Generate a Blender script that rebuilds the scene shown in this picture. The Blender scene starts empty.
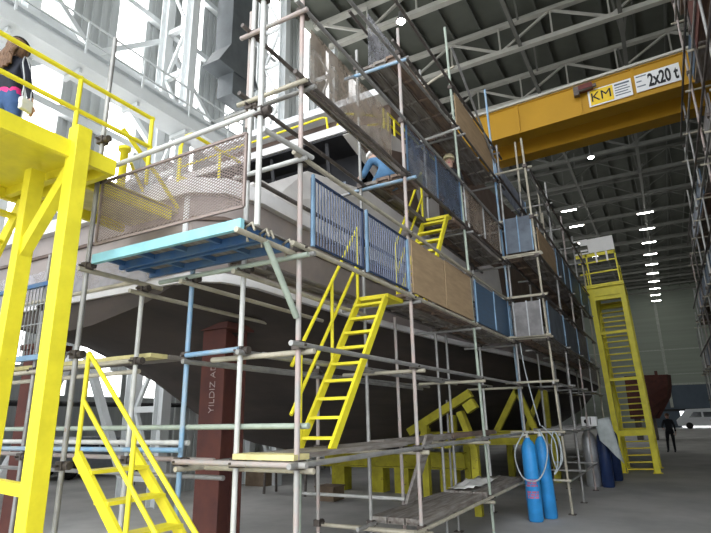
import bpy, bmesh, math, random
from mathutils import Vector, Matrix
random.seed(7)
S = bpy.context.scene
COL = S.collection
PI = math.pi
V = Vector

# ---------------------------------------------------------------- camera model
CAM_H = 1.85
FPX = 538.0
PITCH, ROLL, YAW = math.radians(15.8), math.radians(-1.0), math.radians(29.2)
cfw = V((-math.sin(YAW)*math.cos(PITCH), math.cos(YAW)*math.cos(PITCH), math.sin(PITCH)))
crt = V((math.cos(YAW), math.sin(YAW), 0))
cup = crt.cross(cfw)
cr2 = crt*math.cos(ROLL) + cup*math.sin(ROLL)
cu2 = -crt*math.sin(ROLL) + cup*math.cos(ROLL)

def at(px, py, X=None, Y=None, Z=None):
    """the point of the plane X=, Y= or Z= (metres) seen at a pixel of the 711x533 photograph"""
    d = cfw + cr2*((px-355.5)/FPX) - cu2*((py-266.5)/FPX)
    if X is not None: t = X/d.x
    elif Y is not None: t = Y/d.y
    else: t = (Z-CAM_H)/d.z
    return V((0, 0, CAM_H)) + d*t

cam_d = bpy.data.cameras.new('camera')
cam = bpy.data.objects.new('camera', cam_d); COL.objects.link(cam)
cam_d.sensor_fit = 'HORIZONTAL'; cam_d.sensor_width = 36.0
cam_d.lens = 36.0*FPX/711.0
cam_d.clip_end = 400
m = Matrix((cr2, cu2, -cfw)).transposed().to_4x4()
m.translation = V((0, 0, CAM_H))
cam.matrix_world = m
S.camera = cam

# ---------------------------------------------------------------- materials
M = {}
def mat(name, col, rough=.6, metal=0., vary=.25, scale=6., second=None, bump=0., emit=None, stretch=None, spec=.3, speck=None):
    mt = bpy.data.materials.new(name); mt.use_nodes = True
    nt = mt.node_tree; N = nt.nodes; L = nt.links
    b = N['Principled BSDF']
    b.inputs['Roughness'].default_value = rough
    b.inputs['Metallic'].default_value = metal
    b.inputs['Specular IOR Level'].default_value = spec
    tc = N.new('ShaderNodeTexCoord'); mp = N.new('ShaderNodeMapping')
    L.new(tc.outputs['Object'], mp.inputs['Vector'])
    if stretch: mp.inputs['Scale'].default_value = stretch
    no = N.new('ShaderNodeTexNoise'); no.inputs['Scale'].default_value = scale
    no.inputs['Detail'].default_value = 5.; no.inputs['Roughness'].default_value = .6
    L.new(mp.outputs['Vector'], no.inputs['Vector'])
    rp = N.new('ShaderNodeValToRGB'); L.new(no.outputs['Fac'], rp.inputs['Fac'])
    c2 = second or tuple(c*(1-vary) for c in col)
    rp.color_ramp.elements[0].position = .36; rp.color_ramp.elements[1].position = .62
    rp.color_ramp.elements[0].color = (*c2, 1); rp.color_ramp.elements[1].color = (*col, 1)
    out = rp.outputs['Color']
    if speck:
        n2 = N.new('ShaderNodeTexNoise'); n2.inputs['Scale'].default_value = speck[1]
        n2.inputs['Detail'].default_value = 6.; n2.inputs['Roughness'].default_value = .7
        L.new(tc.outputs['Object'], n2.inputs['Vector'])
        r2 = N.new('ShaderNodeValToRGB'); L.new(n2.outputs['Fac'], r2.inputs['Fac'])
        r2.color_ramp.elements[0].position = speck[2]; r2.color_ramp.elements[1].position = speck[2]+.06
        mx = N.new('ShaderNodeMix'); mx.data_type = 'RGBA'
        L.new(r2.outputs['Color'], mx.inputs['Factor'])
        L.new(out, mx.inputs[6]); mx.inputs[7].default_value = (*speck[0], 1)
        out = mx.outputs[2]
    L.new(out, b.inputs['Base Color'])
    if bump:
        bp = N.new('ShaderNodeBump'); bp.inputs['Strength'].default_value = bump; bp.inputs['Distance'].default_value = .02
        L.new(no.outputs['Fac'], bp.inputs['Height']); L.new(bp.outputs['Normal'], b.inputs['Normal'])
    if emit:
        b.inputs['Emission Color'].default_value = (*emit[0], 1); b.inputs['Emission Strength'].default_value = emit[1]
    M[name] = mt
    return mt

def sheer(name, col, alpha, rough=.6, scale=40.):
    """thin netting or foil: part of the light passes straight through"""
    mt = mat(name, col, rough, vary=.3, scale=3.)
    nt = mt.node_tree; N = nt.nodes; L = nt.links
    b = N['Principled BSDF']; o = N['Material Output']
    tr = N.new('ShaderNodeBsdfTransparent'); mx = N.new('ShaderNodeMixShader')
    tc = N.new('ShaderNodeTexCoord'); no = N.new('ShaderNodeTexNoise'); no.inputs['Scale'].default_value = scale/10
    L.new(tc.outputs['Object'], no.inputs['Vector'])
    mr = N.new('ShaderNodeMapRange'); L.new(no.outputs['Fac'], mr.inputs['Value'])
    mr.inputs['From Min'].default_value = .3; mr.inputs['From Max'].default_value = .7
    mr.inputs['To Min'].default_value = max(0, alpha-.2); mr.inputs['To Max'].default_value = min(1, alpha+.2)
    L.new(mr.outputs['Result'], mx.inputs['Fac'])
    L.new(tr.outputs[0], mx.inputs[1]); L.new(b.outputs[0], mx.inputs[2]); L.new(mx.outputs[0], o.inputs['Surface'])
    return mt

mat('yellow', (.86, .75, .04), .42, vary=.14, scale=4, speck=((.42, .3, .05), 9., .7))
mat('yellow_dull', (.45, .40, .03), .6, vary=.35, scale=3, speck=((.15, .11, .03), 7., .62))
mat('crane_yellow', (.47, .25, .010), .5, vary=.12, scale=.8)
mat('tube_grey', (.37, .365, .355), .45, .35, .3, 5, speck=((.25, .2, .17), 14., .62))
mat('tube_cream', (.49, .45, .36), .6, .1, .25, 5, speck=((.3, .22, .15), 16., .62))
mat('tube_pink', (.45, .355, .33), .6, .1, .3, 5, second=(.37, .36, .345), speck=((.3, .2, .16), 14., .64))
mat('tube_blue', (.20, .36, .54), .5, .1, .3, 4, second=(.34, .41, .47), speck=((.3, .22, .18), 14., .66))
mat('tube_green', (.40, .46, .39), .55, .1, .25, 5, speck=((.35, .3, .22), 14., .64))
mat('tube_white', (.62, .62, .60), .5, .1, .2, 5, speck=((.4, .35, .3), 14., .66))
mat('tube_dark', (.16, .14, .13), .6, .3, .35, 5, speck=((.35, .32, .3), 12., .62))
mat('coupler', (.13, .11, .10), .6, .6, .4, 12)
mat('light_blue', (.30, .62, .70), .5, 0, .2, 3, speck=((.35, .4, .42), 9., .66))
mat('blue_paint', (.05, .13, .30), .5, 0, .35, 4, second=(.10, .17, .27))
mat('fence_blue', (.10, .19, .40), .5, 0, .35, 5, second=(.16, .22, .33))
mat('fence_light', (.24, .38, .54), .5, 0, .3, 5)
mat('fence_navy', (.03, .05, .11), .5, 0, .3, 5)
mat('fence_bar', (.15, .18, .27), .45, .3, .3, 9)
mat('galv_bar', (.45, .46, .47), .4, .5, .3, 9)
mat('board_tan', (.40, .285, .17), .75, 0, .2, 2.5, stretch=(1, 1, 6), speck=((.42, .33, .22), 4., .7))
mat('board_brown', (.20, .145, .10), .8, 0, .35, 3)
mat('deck_plank', (.30, .28, .26), .75, .1, .35, 4, second=(.17, .14, .12), stretch=(5, .6, 5))
mat('plank_rust', (.27, .19, .14), .8, .1, .4, 4, second=(.14, .11, .10), stretch=(5, .6, 5))
mat('plank_yellow', (.70, .62, .30), .7, 0, .25, 5)
sheer('net_brown', (.36, .29, .23), .48)
sheer('net_blue', (.12, .15, .21), .52)
sheer('foil', (.55, .55, .60), .40)
mat('panel_blue', (.065, .13, .22), .5, .1, .3, 3, second=(.07, .11, .165), stretch=(1, 1, 14))
mat('panel_slate', (.14, .165, .20), .6, .1, .35, 3, second=(.09, .105, .13))
mat('panel_pale', (.30, .34, .42), .6, .1, .35, 3, second=(.18, .20, .25))
mat('panel_grey', (.26, .25, .25), .7, 0, .35, 4)
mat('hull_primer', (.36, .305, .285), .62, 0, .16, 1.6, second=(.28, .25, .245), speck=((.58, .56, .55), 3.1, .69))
mat('hull_cap', (.72, .70, .70), .6, 0, .14, 2.2, speck=((.82, .82, .82), 5., .62))
mat('hull_light', (.66, .63, .61), .65, 0, .15, 1.5, speck=((.6, .59, .58), 4., .67))
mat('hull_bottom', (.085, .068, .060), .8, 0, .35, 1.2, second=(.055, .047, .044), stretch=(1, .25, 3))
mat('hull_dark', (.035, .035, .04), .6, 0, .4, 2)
mat('hull_brown', (.16, .115, .095), .75, 0, .3, 2)
mat('white_band', (.80, .81, .83), .5, 0, .1, 2)
mat('rust_red', (.125, .045, .035), .75, 0, .28, 3, second=(.09, .036, .032), bump=.2)
mat('chalk', (.46, .37, .35), .9, 0, .3, 30)
mat('concrete', (.47, .46, .445), .8, 0, .22, .5, second=(.34, .335, .325), bump=.05, speck=((.17, .165, .16), 1.7, .69))
mat('ground_outside', (.45, .44, .43), .9, 0, .15, .6)
mat('roof_deck', (.118, .125, .104), .8, 0, .12, .7, second=(.098, .104, .087))
mat('purlin', (.12, .125, .11), .7, .1, .1, 2)
mat('truss_dim', (.19, .19, .17), .6, .1, .12, 2)  # truss paint darkened to stand for the dim light of the far roof
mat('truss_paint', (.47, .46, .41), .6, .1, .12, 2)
mat('white_steel', (.72, .745, .75), .5, .05, .08, 1.5)
mat('siding', (.48, .50, .50), .6, .1, .12, 1, stretch=(1, 14, .3))
mat('back_siding', (.30, .335, .28), .7, 0, .08, .3, second=(.27, .30, .25), stretch=(.2, 1, 9))
mat('back_trim', (.45, .47, .42), .6)
mat('door_dark', (.085, .11, .14), .6, 0, .2, .6)
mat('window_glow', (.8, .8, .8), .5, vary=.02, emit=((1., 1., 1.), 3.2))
mat('window_fill', (.8, .8, .8), .5, vary=.02, emit=((1., 1., 1.), 1.3))  # glow of the unseen strips added to brighten the far end
mat('lamp_glow', (.9, .9, .9), .5, vary=.02, emit=((1., .98, .92), 20.))
mat('lamp_glow_round', (.9, .9, .9), .5, vary=.02, emit=((1., .97, .90), 40.))
mat('lamp_body', (.25, .25, .25), .5, .4)
mat('duct', (.14, .155, .165), .55, .3, .2, 2)
mat('black_pipe', (.02, .02, .022), .5)
mat('sign_white', (.78, .78, .78), .5, 0, .04, 2)
mat('sign_black', (.02, .02, .022), .5)
mat('sign_yellow', (.82, .56, .03), .5, 0, .05)
mat('hoist_red', (.14, .035, .03), .5, .1, .3, 4)
mat('board_white', (.93, .92, .90), .6, 0, .08, 2)
mat('cyl_blue', (.035, .28, .66), .38, 0, .2, 4, speck=((.10, .16, .25), 12., .66))
mat('cyl_navy', (.02, .04, .12), .4, 0, .3, 4)
mat('cyl_silver', (.62, .63, .65), .3, .6, .2, 4)
mat('valve', (.70, .68, .62), .4, .5)
mat('red_text', (.50, .17, .30), .6)
mat('cloth_grey', (.48, .52, .52), .9, 0, .18, 5, bump=.1)
mat('white_sheet', (.78, .77, .74), .8, 0, .12, 6)
mat('hose_grey', (.45, .50, .52), .5)
mat('hose_blue', (.06, .20, .50), .5)
mat('skin', (.62, .40, .31), .55, 0, .1, 8)
mat('jacket', (.018, .02, .032), .8, 0, .3, 12)
mat('pink', (.75, .04, .22), .7)
mat('jeans', (.03, .07, .18), .8, 0, .35, 9, second=(.05, .10, .24))
mat('hair', (.10, .055, .032), .55, 0, .45, 14, second=(.20, .115, .07), stretch=(3, 3, 1))
mat('work_blue', (.10, .22, .38), .8, 0, .25, 9)
mat('work_dark', (.02, .022, .027), .8, 0, .3, 9)
mat('helmet_white', (.82, .81, .80), .35, 0, .04)
mat('helmet_cream', (.78, .70, .45), .35, 0, .06)
mat('helmet_black', (.03, .03, .03), .4)
mat('shoe', (.02, .02, .02), .6)
mat('bag_white', (.70, .70, .68), .5, 0, .1)
mat('van_white', (.62, .64, .66), .35, .05, .05)
mat('glass_dark', (.02, .025, .03), .12, 0, .2, spec=.6)
mat('rubber', (.015, .015, .015), .8)
mat('car_grey', (.30, .32, .35), .3, .3, .1)

# ---------------------------------------------------------------- mesh builder
def basis(d, up=None):
    d = d.normalized()
    u = V((0, 0, 1)) if up is None else V(up)
    if abs(d.dot(u.normalized())) > .995: u = V((0, 1, 0)) if abs(d.y) < .9 else V((1, 0, 0))
    s = d.cross(u).normalized()
    return s, s.cross(d).normalized(), d

class MB:
    def __init__(self): self.v = []; self.f = []; self.sm = []
    def add(self, vs, fs, smooth=False):
        o = len(self.v); self.v += [tuple(p) for p in vs]
        for f in fs: self.f.append(tuple(i+o for i in f)); self.sm.append(smooth)
        return self
    def box(self, c, s, R=None):
        c = V(c); hx, hy, hz = s[0]/2, s[1]/2, s[2]/2
        P = [V((x, y, z)) for x in (-hx, hx) for y in (-hy, hy) for z in (-hz, hz)]
        if R is not None: P = [R @ p for p in P]
        return self.add([c+p for p in P], [(0, 1, 3, 2), (4, 6, 7, 5), (0, 4, 5, 1), (2, 3, 7, 6), (0, 2, 6, 4), (1, 5, 7, 3)])
    def bb(self, a, b):
        return self.box([(a[i]+b[i])/2 for i in range(3)], [abs(a[i]-b[i]) for i in range(3)])
    def beam(self, p, q, w, h, up=None):
        p, q = V(p), V(q); s, u, d = basis(q-p, up)
        P = [b+s*(x*w/2)+u*(z*h/2) for b in (p, q) for x, z in ((-1, -1), (1, -1), (1, 1), (-1, 1))]
        return self.add(P, [(3, 2, 1, 0), (4, 5, 6, 7), (0, 1, 5, 4), (1, 2, 6, 5), (2, 3, 7, 6), (3, 0, 4, 7)])
    def ibeam(self, p, q, w, h, t=.02, up=None):
        p, q = V(p), V(q); s, u, d = basis(q-p, up)
        for k in (-1, 1): self.beam(p+u*k*(h-t)/2, q+u*k*(h-t)/2, w, t, up=u)
        return self.beam(p, q, t, h-2*t, up=u)
    def tube(self, p, q, r, n=8, r2=None, cap=True):
        p, q = V(p), V(q); s, u, d = basis(q-p); r2 = r if r2 is None else r2
        P = [b+(s*math.cos(2*PI*i/n)+u*math.sin(2*PI*i/n))*rr for b, rr in ((p, r), (q, r2)) for i in range(n)]
        self.add(P, [(i, (i+1) % n, n+(i+1) % n, n+i) for i in range(n)], True)
        if cap: self.add(P, [tuple(range(n-1, -1, -1)), tuple(range(n, 2*n))])
        return self
    def path(self, pts, r, n=8):
        pts = [V(p) for p in pts]; rings = []
        for i, p in enumerate(pts):
            d = (pts[min(i+1, len(pts)-1)]-pts[max(i-1, 0)])
            s, u, d = basis(d)
            rings.append([p+(s*math.cos(2*PI*k/n)+u*math.sin(2*PI*k/n))*r for k in range(n)])
        P = [x for rr in rings for x in rr]; F = []
        for j in range(len(pts)-1):
            F += [(j*n+i, j*n+(i+1) % n, (j+1)*n+(i+1) % n, (j+1)*n+i) for i in range(n)]
        self.add(P, F, True)
        m_ = len(P)-n
        return self.add(P, [tuple(range(n-1, -1, -1)), tuple(range(m_, m_+n))])
    def lathe(self, base, prof, n=16, axis=(0, 0, 1)):
        base = V(base); s, u, d = basis(V(axis)); P = []; F = []
        for r, z in prof:
            P += [base+d*z+(s*math.cos(2*PI*i/n)+u*math.sin(2*PI*i/n))*r for i in range(n)]
        for j in range(len(prof)-1):
            F += [(j*n+i, j*n+(i+1) % n, (j+1)*n+(i+1) % n, (j+1)*n+i) for i in range(n)]
        self.add(P, F, True)
        m_ = len(P)-n
        return self.add(P, [tuple(range(n-1, -1, -1)), tuple(range(m_, m_+n))])
    def prism(self, poly, ext):
        n = len(poly); ext = V(ext); P = [V(p) for p in poly]; P += [p+ext for p in P]
        F = [tuple(range(n-1, -1, -1)), tuple(range(n, 2*n))]+[(i, (i+1) % n, n+(i+1) % n, n+i) for i in range(n)]
        return self.add(P, F)
    def grid(self, rows, smooth=True):
        n = len(rows[0]); P = [p for r in rows for p in r]
        F = [(j*n+i, j*n+i+1, (j+1)*n+i+1, (j+1)*n+i) for j in range(len(rows)-1) for i in range(n-1)]
        return self.add(P, F, smooth)
    def build(self, name, mt, parent=None, bevel=0, solid=0):
        me = bpy.data.meshes.new(name)
        me.from_pydata(self.v, [], self.f)
        bm = bmesh.new(); bm.from_mesh(me); bm.normal_update()
        bmesh.ops.recalc_face_normals(bm, faces=bm.faces); bm.to_mesh(me); bm.free()
        me.polygons.foreach_set('use_smooth', self.sm)
        me.materials.append(M[mt] if isinstance(mt, str) else mt)
        o = bpy.data.objects.new(name, me); COL.objects.link(o)
        if bevel:
            b = o.modifiers.new('bevel', 'BEVEL'); b.width = bevel; b.segments = 2; b.limit_method = 'ANGLE'
        if solid:
            b = o.modifiers.new('thickness', 'SOLIDIFY'); b.thickness = solid
        if parent is not None: adopt(o, parent)
        return o

def wloc(e):
    p = V(e.location)
    return p if e.parent is None else p     # parts are built in world coordinates; their own origin is the world's
def adopt(o, parent):
    o.parent = parent
    if parent.type == 'EMPTY':
        o.matrix_parent_inverse = Matrix.Translation(-V(parent.location))

def tag(o, label=None, cat=None, group=None, kind=None):
    if label: o['label'] = label
    if cat: o['category'] = cat
    if group: o['group'] = group
    if kind: o['kind'] = kind
    return o
def thing(name, loc, label, cat, group=None):
    e = bpy.data.objects.new(name, None); COL.objects.link(e); e.location = loc; e.empty_display_size = .2
    return tag(e, label, cat, group)
def struct(name, mb, mt, parent=None, **k):
    o = mb.build(name, mt, parent, **k)
    if parent is None: o['kind'] = 'structure'
    return o
def letters(name, body, mt, origin, right, up, height, parent, stretch=1., bold=.0, width=None):
    """raised lettering as a mesh: origin = lower left corner, right/up = directions"""
    cu = bpy.data.curves.new(name, 'FONT'); cu.body = body; cu.size = 1.; cu.extrude = .004; cu.offset = bold
    tmp = bpy.data.objects.new('tmp', cu); COL.objects.link(tmp)
    dg = bpy.context.evaluated_depsgraph_get()
    me = bpy.data.meshes.new_from_object(tmp.evaluated_get(dg))
    bpy.data.objects.remove(tmp)
    xs = [v.co.x for v in me.vertices]; ys = [v.co.y for v in me.vertices]
    x0, y0 = min(xs), min(ys); k = height/(max(ys)-y0)
    if width: stretch = width/((max(xs)-x0)*k)
    r, u = V(right).normalized(), V(up).normalized(); n = r.cross(u)
    for v in me.vertices:
        c = v.co.copy()
        v.co = V(origin)+r*((c.x-x0)*k*stretch)+u*((c.y-y0)*k)+n*(c.z*1.0)
    me.materials.clear(); me.materials.append(M[mt])
    o = bpy.data.objects.new(name, me); COL.objects.link(o)
    if parent is not None: adopt(o, parent)
    return o

TR = .0245
def tubes(name, p, q, mt, parent, r=TR, n=8): return MB().tube(p, q, r, n).build(name, mt, parent)
def ordinal(i): return ['first', 'second', 'third', 'fourth', 'fifth', 'sixth', 'seventh', 'eighth', 'ninth', 'tenth', 'eleventh', 'twelfth',
                        'thirteenth', 'fourteenth', 'fifteenth', 'sixteenth', 'seventeenth', 'eighteenth', 'nineteenth', 'twentieth'][i]

# ================================================================ THE HALL
ROOF = 19.2; CHORD = 17.5; XL, XR = -12.0, 14.0; YB = 86.0; YN = -4.5
struct('floor', MB().bb((XL-.3, YN, -.2), (XR+.3, YB+.3, 0)), 'concrete')
struct('ground_outside', MB().bb((-60, -70, -.25), (XL-.3, 110, -.02)).bb((XL-.3, -70, -.25), (XR+40, YN, -.02)).bb((XL-.3, YB+.3, -.25), (40, 110, -.02)), 'ground_outside')
ce = struct('ceiling', MB().bb((XL-.3, YN, ROOF), (XR+.3, YB+.3, ROOF+.2)), 'roof_deck')
x = XL+.7
while x < XR:
    MB().bb((x-.05, YN, ROOF-.20), (x+.05, YB, ROOF)).build('purlin', 'purlin', ce); x += 1.25
# left wall: ribbed siding with tall bright translucent strips, open below the black rail
wl = MB()
wins = [(3.55+2.2*k, 4.45+2.2*k) for k in range(35)]  # strips past the eighth are unseen, added to light the far end
OPEN = (5.6, 10.6, 3.1)
def rib(mb, y0, y1, z0, z1):
    n = max(1, int((y1-y0)/.22)); w = (y1-y0)/n
    for k in range(n):
        a = y0+k*w
        mb.bb((XL-.06, a, z0), (XL, a+w*.55, z1)); mb.bb((XL-.10, a+w*.55, z0), (XL-.04, a+w, z1))
edges = [YN]+[e for w in wins for e in w]
SILL = 4.6  # sill raised, out of view, to keep window light off the floor
for k in range(0, len(edges)-1, 2): rib(wl, edges[k], edges[k+1], OPEN[2] if OPEN[0] < edges[k]+.5 < OPEN[1] else 0, ROOF)
for a, b in wins:
    if not OPEN[0] < a < OPEN[1]: rib(wl, a, b, 0, SILL)
wl.bb((XL-.1, wins[-1][1], 0), (XL, YB, ROOF))
struct('wall_left', wl, 'siding')
for k, (a, b) in enumerate(wins):
    struct('window_%d' % (k+1), MB().bb((XL-.07, a, OPEN[2] if OPEN[0] < a < OPEN[1] else SILL), (XL-.05, b, ROOF)), 'window_glow' if k < 8 else 'window_fill')
struct('wall_right', MB().bb((XR, YN, 0), (XR+.3, YB, ROOF)), 'back_siding')
wb = MB().bb((XL, YB, 5.6), (XR, YB+.3, ROOF)).bb((XL, YB, 0), (-3.0, YB+.3, 5.6)).bb((12.5, YB, 0), (XR, YB+.3, 5.6))
struct('wall_back', wb, 'back_siding')
struct('door_1', MB().bb((-3, YB+.05, 2.3), (12.5, YB+.25, 5.6)).bb((-3, YB+.05, 0), (1.1, YB+.25, 2.3)), 'door_dark')
tb = MB().bb((.15, YB-.12, 2.6), (.5, YB-.002, 17)).bb((XL, YB-.1, 10.2), (XR, YB-.002, 10.35)).bb((XL, YB-.1, 6.9), (XR, YB-.002, 7.0)).bb((XL, YB-.1, 5.5), (XR, YB-.002, 5.75))
struct('trim_1', tb, 'back_trim')
struct('trim_2', MB().bb((-3, YB-.1, 2.1), (12.5, YB+.04, 2.4)), 'black_pipe')
# low side bay beyond the opening
struct('floor_side', MB().bb((-21.3, 2, -.2), (XL-.3, 22, 0)), 'concrete')
struct('ceiling_side', MB().bb((-21.3, 2, 4.5), (XL-.1, 22, 4.7)), 'siding')
sw_ = MB().bb((-21.3, 2, 0), (-21.1, 22, 2.95)).bb((-21.3, 2, 4.05), (-21.1, 22, 4.5)).bb((-21.1, 2, 0), (XL-.1, 2.2, 4.5)).bb((-21.1, 21.8, 0), (XL-.1, 22, 4.5))
for k in range(8): sw_.bb((-21.3, 3.2+2.6*k, 2.95), (-21.1, 4.2+2.6*k, 4.05))
struct('wall_side', sw_, 'siding')
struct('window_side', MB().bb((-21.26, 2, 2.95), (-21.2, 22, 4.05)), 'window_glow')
# horizontal rails on the left wall and the black pipe near the floor
g = MB()
for z in (4.6, 7.2, 9.2, 11.4, 13.6, 15.8): g.bb((XL+.002, YN, z-.09), (XL+.2, 40, z+.09))
struct('trim_3', g, 'white_steel')
struct('trim_4', MB().tube((-11.88, 2, 2.27), (-11.88, 14, 2.30), .06, 10), 'black_pipe')

# roof trusses
TY = [4.6, 8.8, 12.9]+[17.05+4.25*k for k in range(16)]
for i, y in enumerate(TY):
    if y > 84: break
    tm_ = 'truss_paint' if i < 7 else 'truss_dim'  # same paint on all; far trusses take the tone darkened for dimness
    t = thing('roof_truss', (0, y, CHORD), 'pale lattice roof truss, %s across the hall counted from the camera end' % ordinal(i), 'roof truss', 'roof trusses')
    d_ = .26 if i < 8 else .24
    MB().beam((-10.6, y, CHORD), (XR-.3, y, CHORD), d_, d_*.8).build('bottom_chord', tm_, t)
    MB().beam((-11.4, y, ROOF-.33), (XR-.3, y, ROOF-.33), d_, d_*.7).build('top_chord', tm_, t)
    xs = [-11.0+2.25*k for k in range(12)]
    for k, x in enumerate(xs[:-1]):
        if y > 60 and k % 2: continue
        zt, zb = ROOF-.36, CHORD+.04
        a, b = ((x, y, zt), (xs[k+1], y, zb)) if k % 2 == 0 else ((x, y, zb), (xs[k+1], y, zt))
        wb_ = .10 if i < 8 else .05
        MB().beam(a, b, wb_, wb_).build('diagonal', tm_, t)
        MB().beam((xs[k+1], y, zb), (xs[k+1], y, zt), wb_*.7, wb_*.7).build('vertical', tm_, t)
for nm, x, lab in (('roof_brace', -3.35, 'long lattice bracing run along the roof above the ship side'), ('roof_brace', .62, 'long lattice bracing run along the roof above the aisle')):
    t = thing(nm, (x, 17, CHORD), lab, 'roof bracing', 'roof bracing')
    MB().beam((x, 12.9, CHORD-.02), (x, 80.8, CHORD-.02), .16, .10).build('bottom_chord', 'truss_dim', t)
    mb = MB(); y = 12.9; k = 0
    for k in range(14):
        y0 = 12.9+k*2.1
        MB().beam((x+(.25 if k % 2 else -.25), y0, ROOF-.35), (x, y0+2.1, CHORD+.05) if k % 2 == 0 else (x, y0+2.1, ROOF-.35), .08, .08).build('diagonal', 'truss_dim', t)
# lamps
k = 0
for y in [38.3+4.25*i for i in range(11)]:
    if y < 41.5: continue
    t = thing('strip_light', (.58, y+2, 16.75), 'white strip light over the aisle, %s of the far row from the crane' % ordinal(k), 'ceiling light', 'strip lights over the aisle')
    MB().bb((.02, y+1.9, 16.66), (1.14, y+2.1, 16.80)).build('housing', 'lamp_body', t)
    MB().bb((.04, y+1.96, 16.60), (1.12, y+2.04, 16.655)).build('tube', 'lamp_glow', t)
    MB().tube((.3, y+2, 16.8), (.3, y+2, ROOF+.06), .012, 5).tube((.9, y+2, 16.8), (.9, y+2, ROOF+.06), .012, 5).build('hanger', 'lamp_body', t)
    k += 1
for k, y in enumerate((40.9, 44.9, 49.8, 55.0)):
    t = thing('strip_light', (-4.4, y, 16.75), 'white strip light above the yellow tower, %s of the short row' % ordinal(k), 'ceiling light', 'strip lights above the tower')
    MB().bb((-4.95, y-.1, 16.66), (-3.85, y+.1, 16.80)).build('housing', 'lamp_body', t)
    MB().bb((-4.93, y-.04, 16.60), (-3.87, y+.04, 16.655)).build('tube', 'lamp_glow', t)
for p, lab in (((-7.02, 16.6, 17.0), 'round high bay lamp shining above the scaffold poles'), ((-1.92, 33.2, 17.0), 'round high bay lamp shining below the yellow crane')):
    t = thing('high_bay_lamp', p, lab, 'ceiling light', 'round high bay lamps')
    MB().lathe(p, [(.20, .0), (.17, .10), (.08, .30), (.07, .45)], 14).build('housing', 'lamp_body', t)
    MB().lathe((p[0], p[1], p[2]-.03), [(.05, -.03), (.15, -.01), (.17, .028)], 14).build('bulb', 'lamp_glow_round', t)
    MB().tube((p[0], p[1], p[2]+.45), (p[0], p[1], ROOF+.06), .012, 5).build('hanger', 'lamp_body', t)

# lattice columns on the left, runway girder with walkway
cy = [4.9, 9.2, 13.6]+[17.05+4.25*k for k in range(4)]
for i, y in enumerate(cy):
    t = thing('lattice_column', (-10.9, y, 0), 'white lattice steel column against the left wall, %s counted from the camera end' % ordinal(i), 'column', 'lattice columns on the left')
    MB().ibeam((-10.45, y, 0), (-10.45, y, CHORD-.15), .26, .30, .03, up=(1, 0, 0)).build('leg', 'white_steel', t)
    MB().ibeam((-11.5, y, 0), (-11.5, y, CHORD+.9), .26, .30, .03, up=(1, 0, 0)).build('leg', 'white_steel', t)
    for k in range(11):
        z0 = .6+k*1.55
        MB().beam((-11.36, y, z0), (-10.62, y, z0), .14, .14).build('strut', 'white_steel', t)
        a, b = ((-11.36, y, z0), (-10.62, y, z0+1.55)) if k % 2 else ((-10.62, y, z0), (-11.36, y, z0+1.55))
        MB().beam(a, b, .09, .09).build('diagonal', 'white_steel', t)
# bracing members between columns
def brace(p, q, w, lab):
    tag(MB().beam(p, q, w, w).build('wall_brace', 'white_steel'), lab, 'brace', 'wall braces on the left')
brace((-11.7, 4.9, 12.9), (-11.7, 9.2, 9.4), .14, 'white diagonal wall brace high above the walkway, falling away from the camera')
brace((-11.7, 4.9, 9.2), (-11.7, 9.2, 12.9), .14, 'white diagonal wall brace high above the walkway, rising away from the camera')
brace((-11.7, 4.9, 4.4), (-11.7, 9.2, 8.6), .15, 'white diagonal wall brace below the walkway behind the yellow railing, rising')
brace((-11.7, 4.9, 8.6), (-11.7, 9.2, 4.4), .15, 'white diagonal wall brace below the walkway behind the yellow railing, falling')
brace((-11.7, 9.2, 9.2), (-11.7, 13.6, 13.2), .14, 'white diagonal wall brace between the first visible columns, rising')
brace((-11.7, 9.2, 13.2), (-11.7, 13.6, 9.2), .14, 'white diagonal wall brace between the first visible columns, falling')
brace((-11.7, 13.6, 9.2), (-11.7, 17.05, 13.2), .14, 'white diagonal wall brace behind the corner scaffold posts')
brace((-11.6, 6.0, .1), (-11.6, 7.6, 3.4), .16, 'white slanting prop low at the left wall opening')
brace((-11.6, 9.4, .1), (-11.6, 7.9, 3.4), .16, 'white slanting prop low at the left wall, leaning the other way')
rg = thing('crane_runway', (-9.9, 20, 9.3), 'white crane runway girder with walkway along the left wall', 'crane runway')
MB().bb((-10.2, YN, 9.27), (-10.1, 80, 9.80)).bb((-10.28, YN, 9.2), (-10.0, 80, 9.27)).bb((-10.28, YN, 9.80), (-10.0, 80, 9.88)).build('girder', 'white_steel', rg)
MB().bb((-10.28, YN, 9.03), (-9.605, 80, 9.09)).bb((-9.60, YN, 9.02), (-9.54, 80, 9.30)).build('walkway', 'white_steel', rg)
for k in range(24):
    y = -3+k*1.45
    MB().beam((-10.25, y, 8.95), (-9.7, y, 8.97), .07, .10).build('bracket', 'white_steel', rg)
    MB().beam((-9.62, y, 9.10), (-9.62, y, 10.15), .04, .04).build('railing_post', 'white_steel', rg)
for z in (9.7, 10.15): MB().beam((-9.62, -3, z), (-9.62, 60, z), .035, .035).build('rail', 'white_steel', rg)
# duct on the left wall
t = thing('air_duct', (-10.9, 11.5, 12), 'dark grey ventilation duct with flared mouth high on the left wall', 'duct')
MB().bb((-11.3, 11.0, 13.6), (-10.6, 11.9, ROOF-.2)).build('riser', 'duct', t)
MB().prism([(-10.6, 11.0, 13.6), (-10.6, 11.9, 13.6), (-10.6, 12.4, 12.7), (-10.6, 10.5, 12.7)], (-.75, 0, 0)).build('hood', 'duct', t)
MB().bb((-11.3, 11.2, 11.9), (-10.65, 12.1, 12.7)).build('outlet', 'duct', t)

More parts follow.
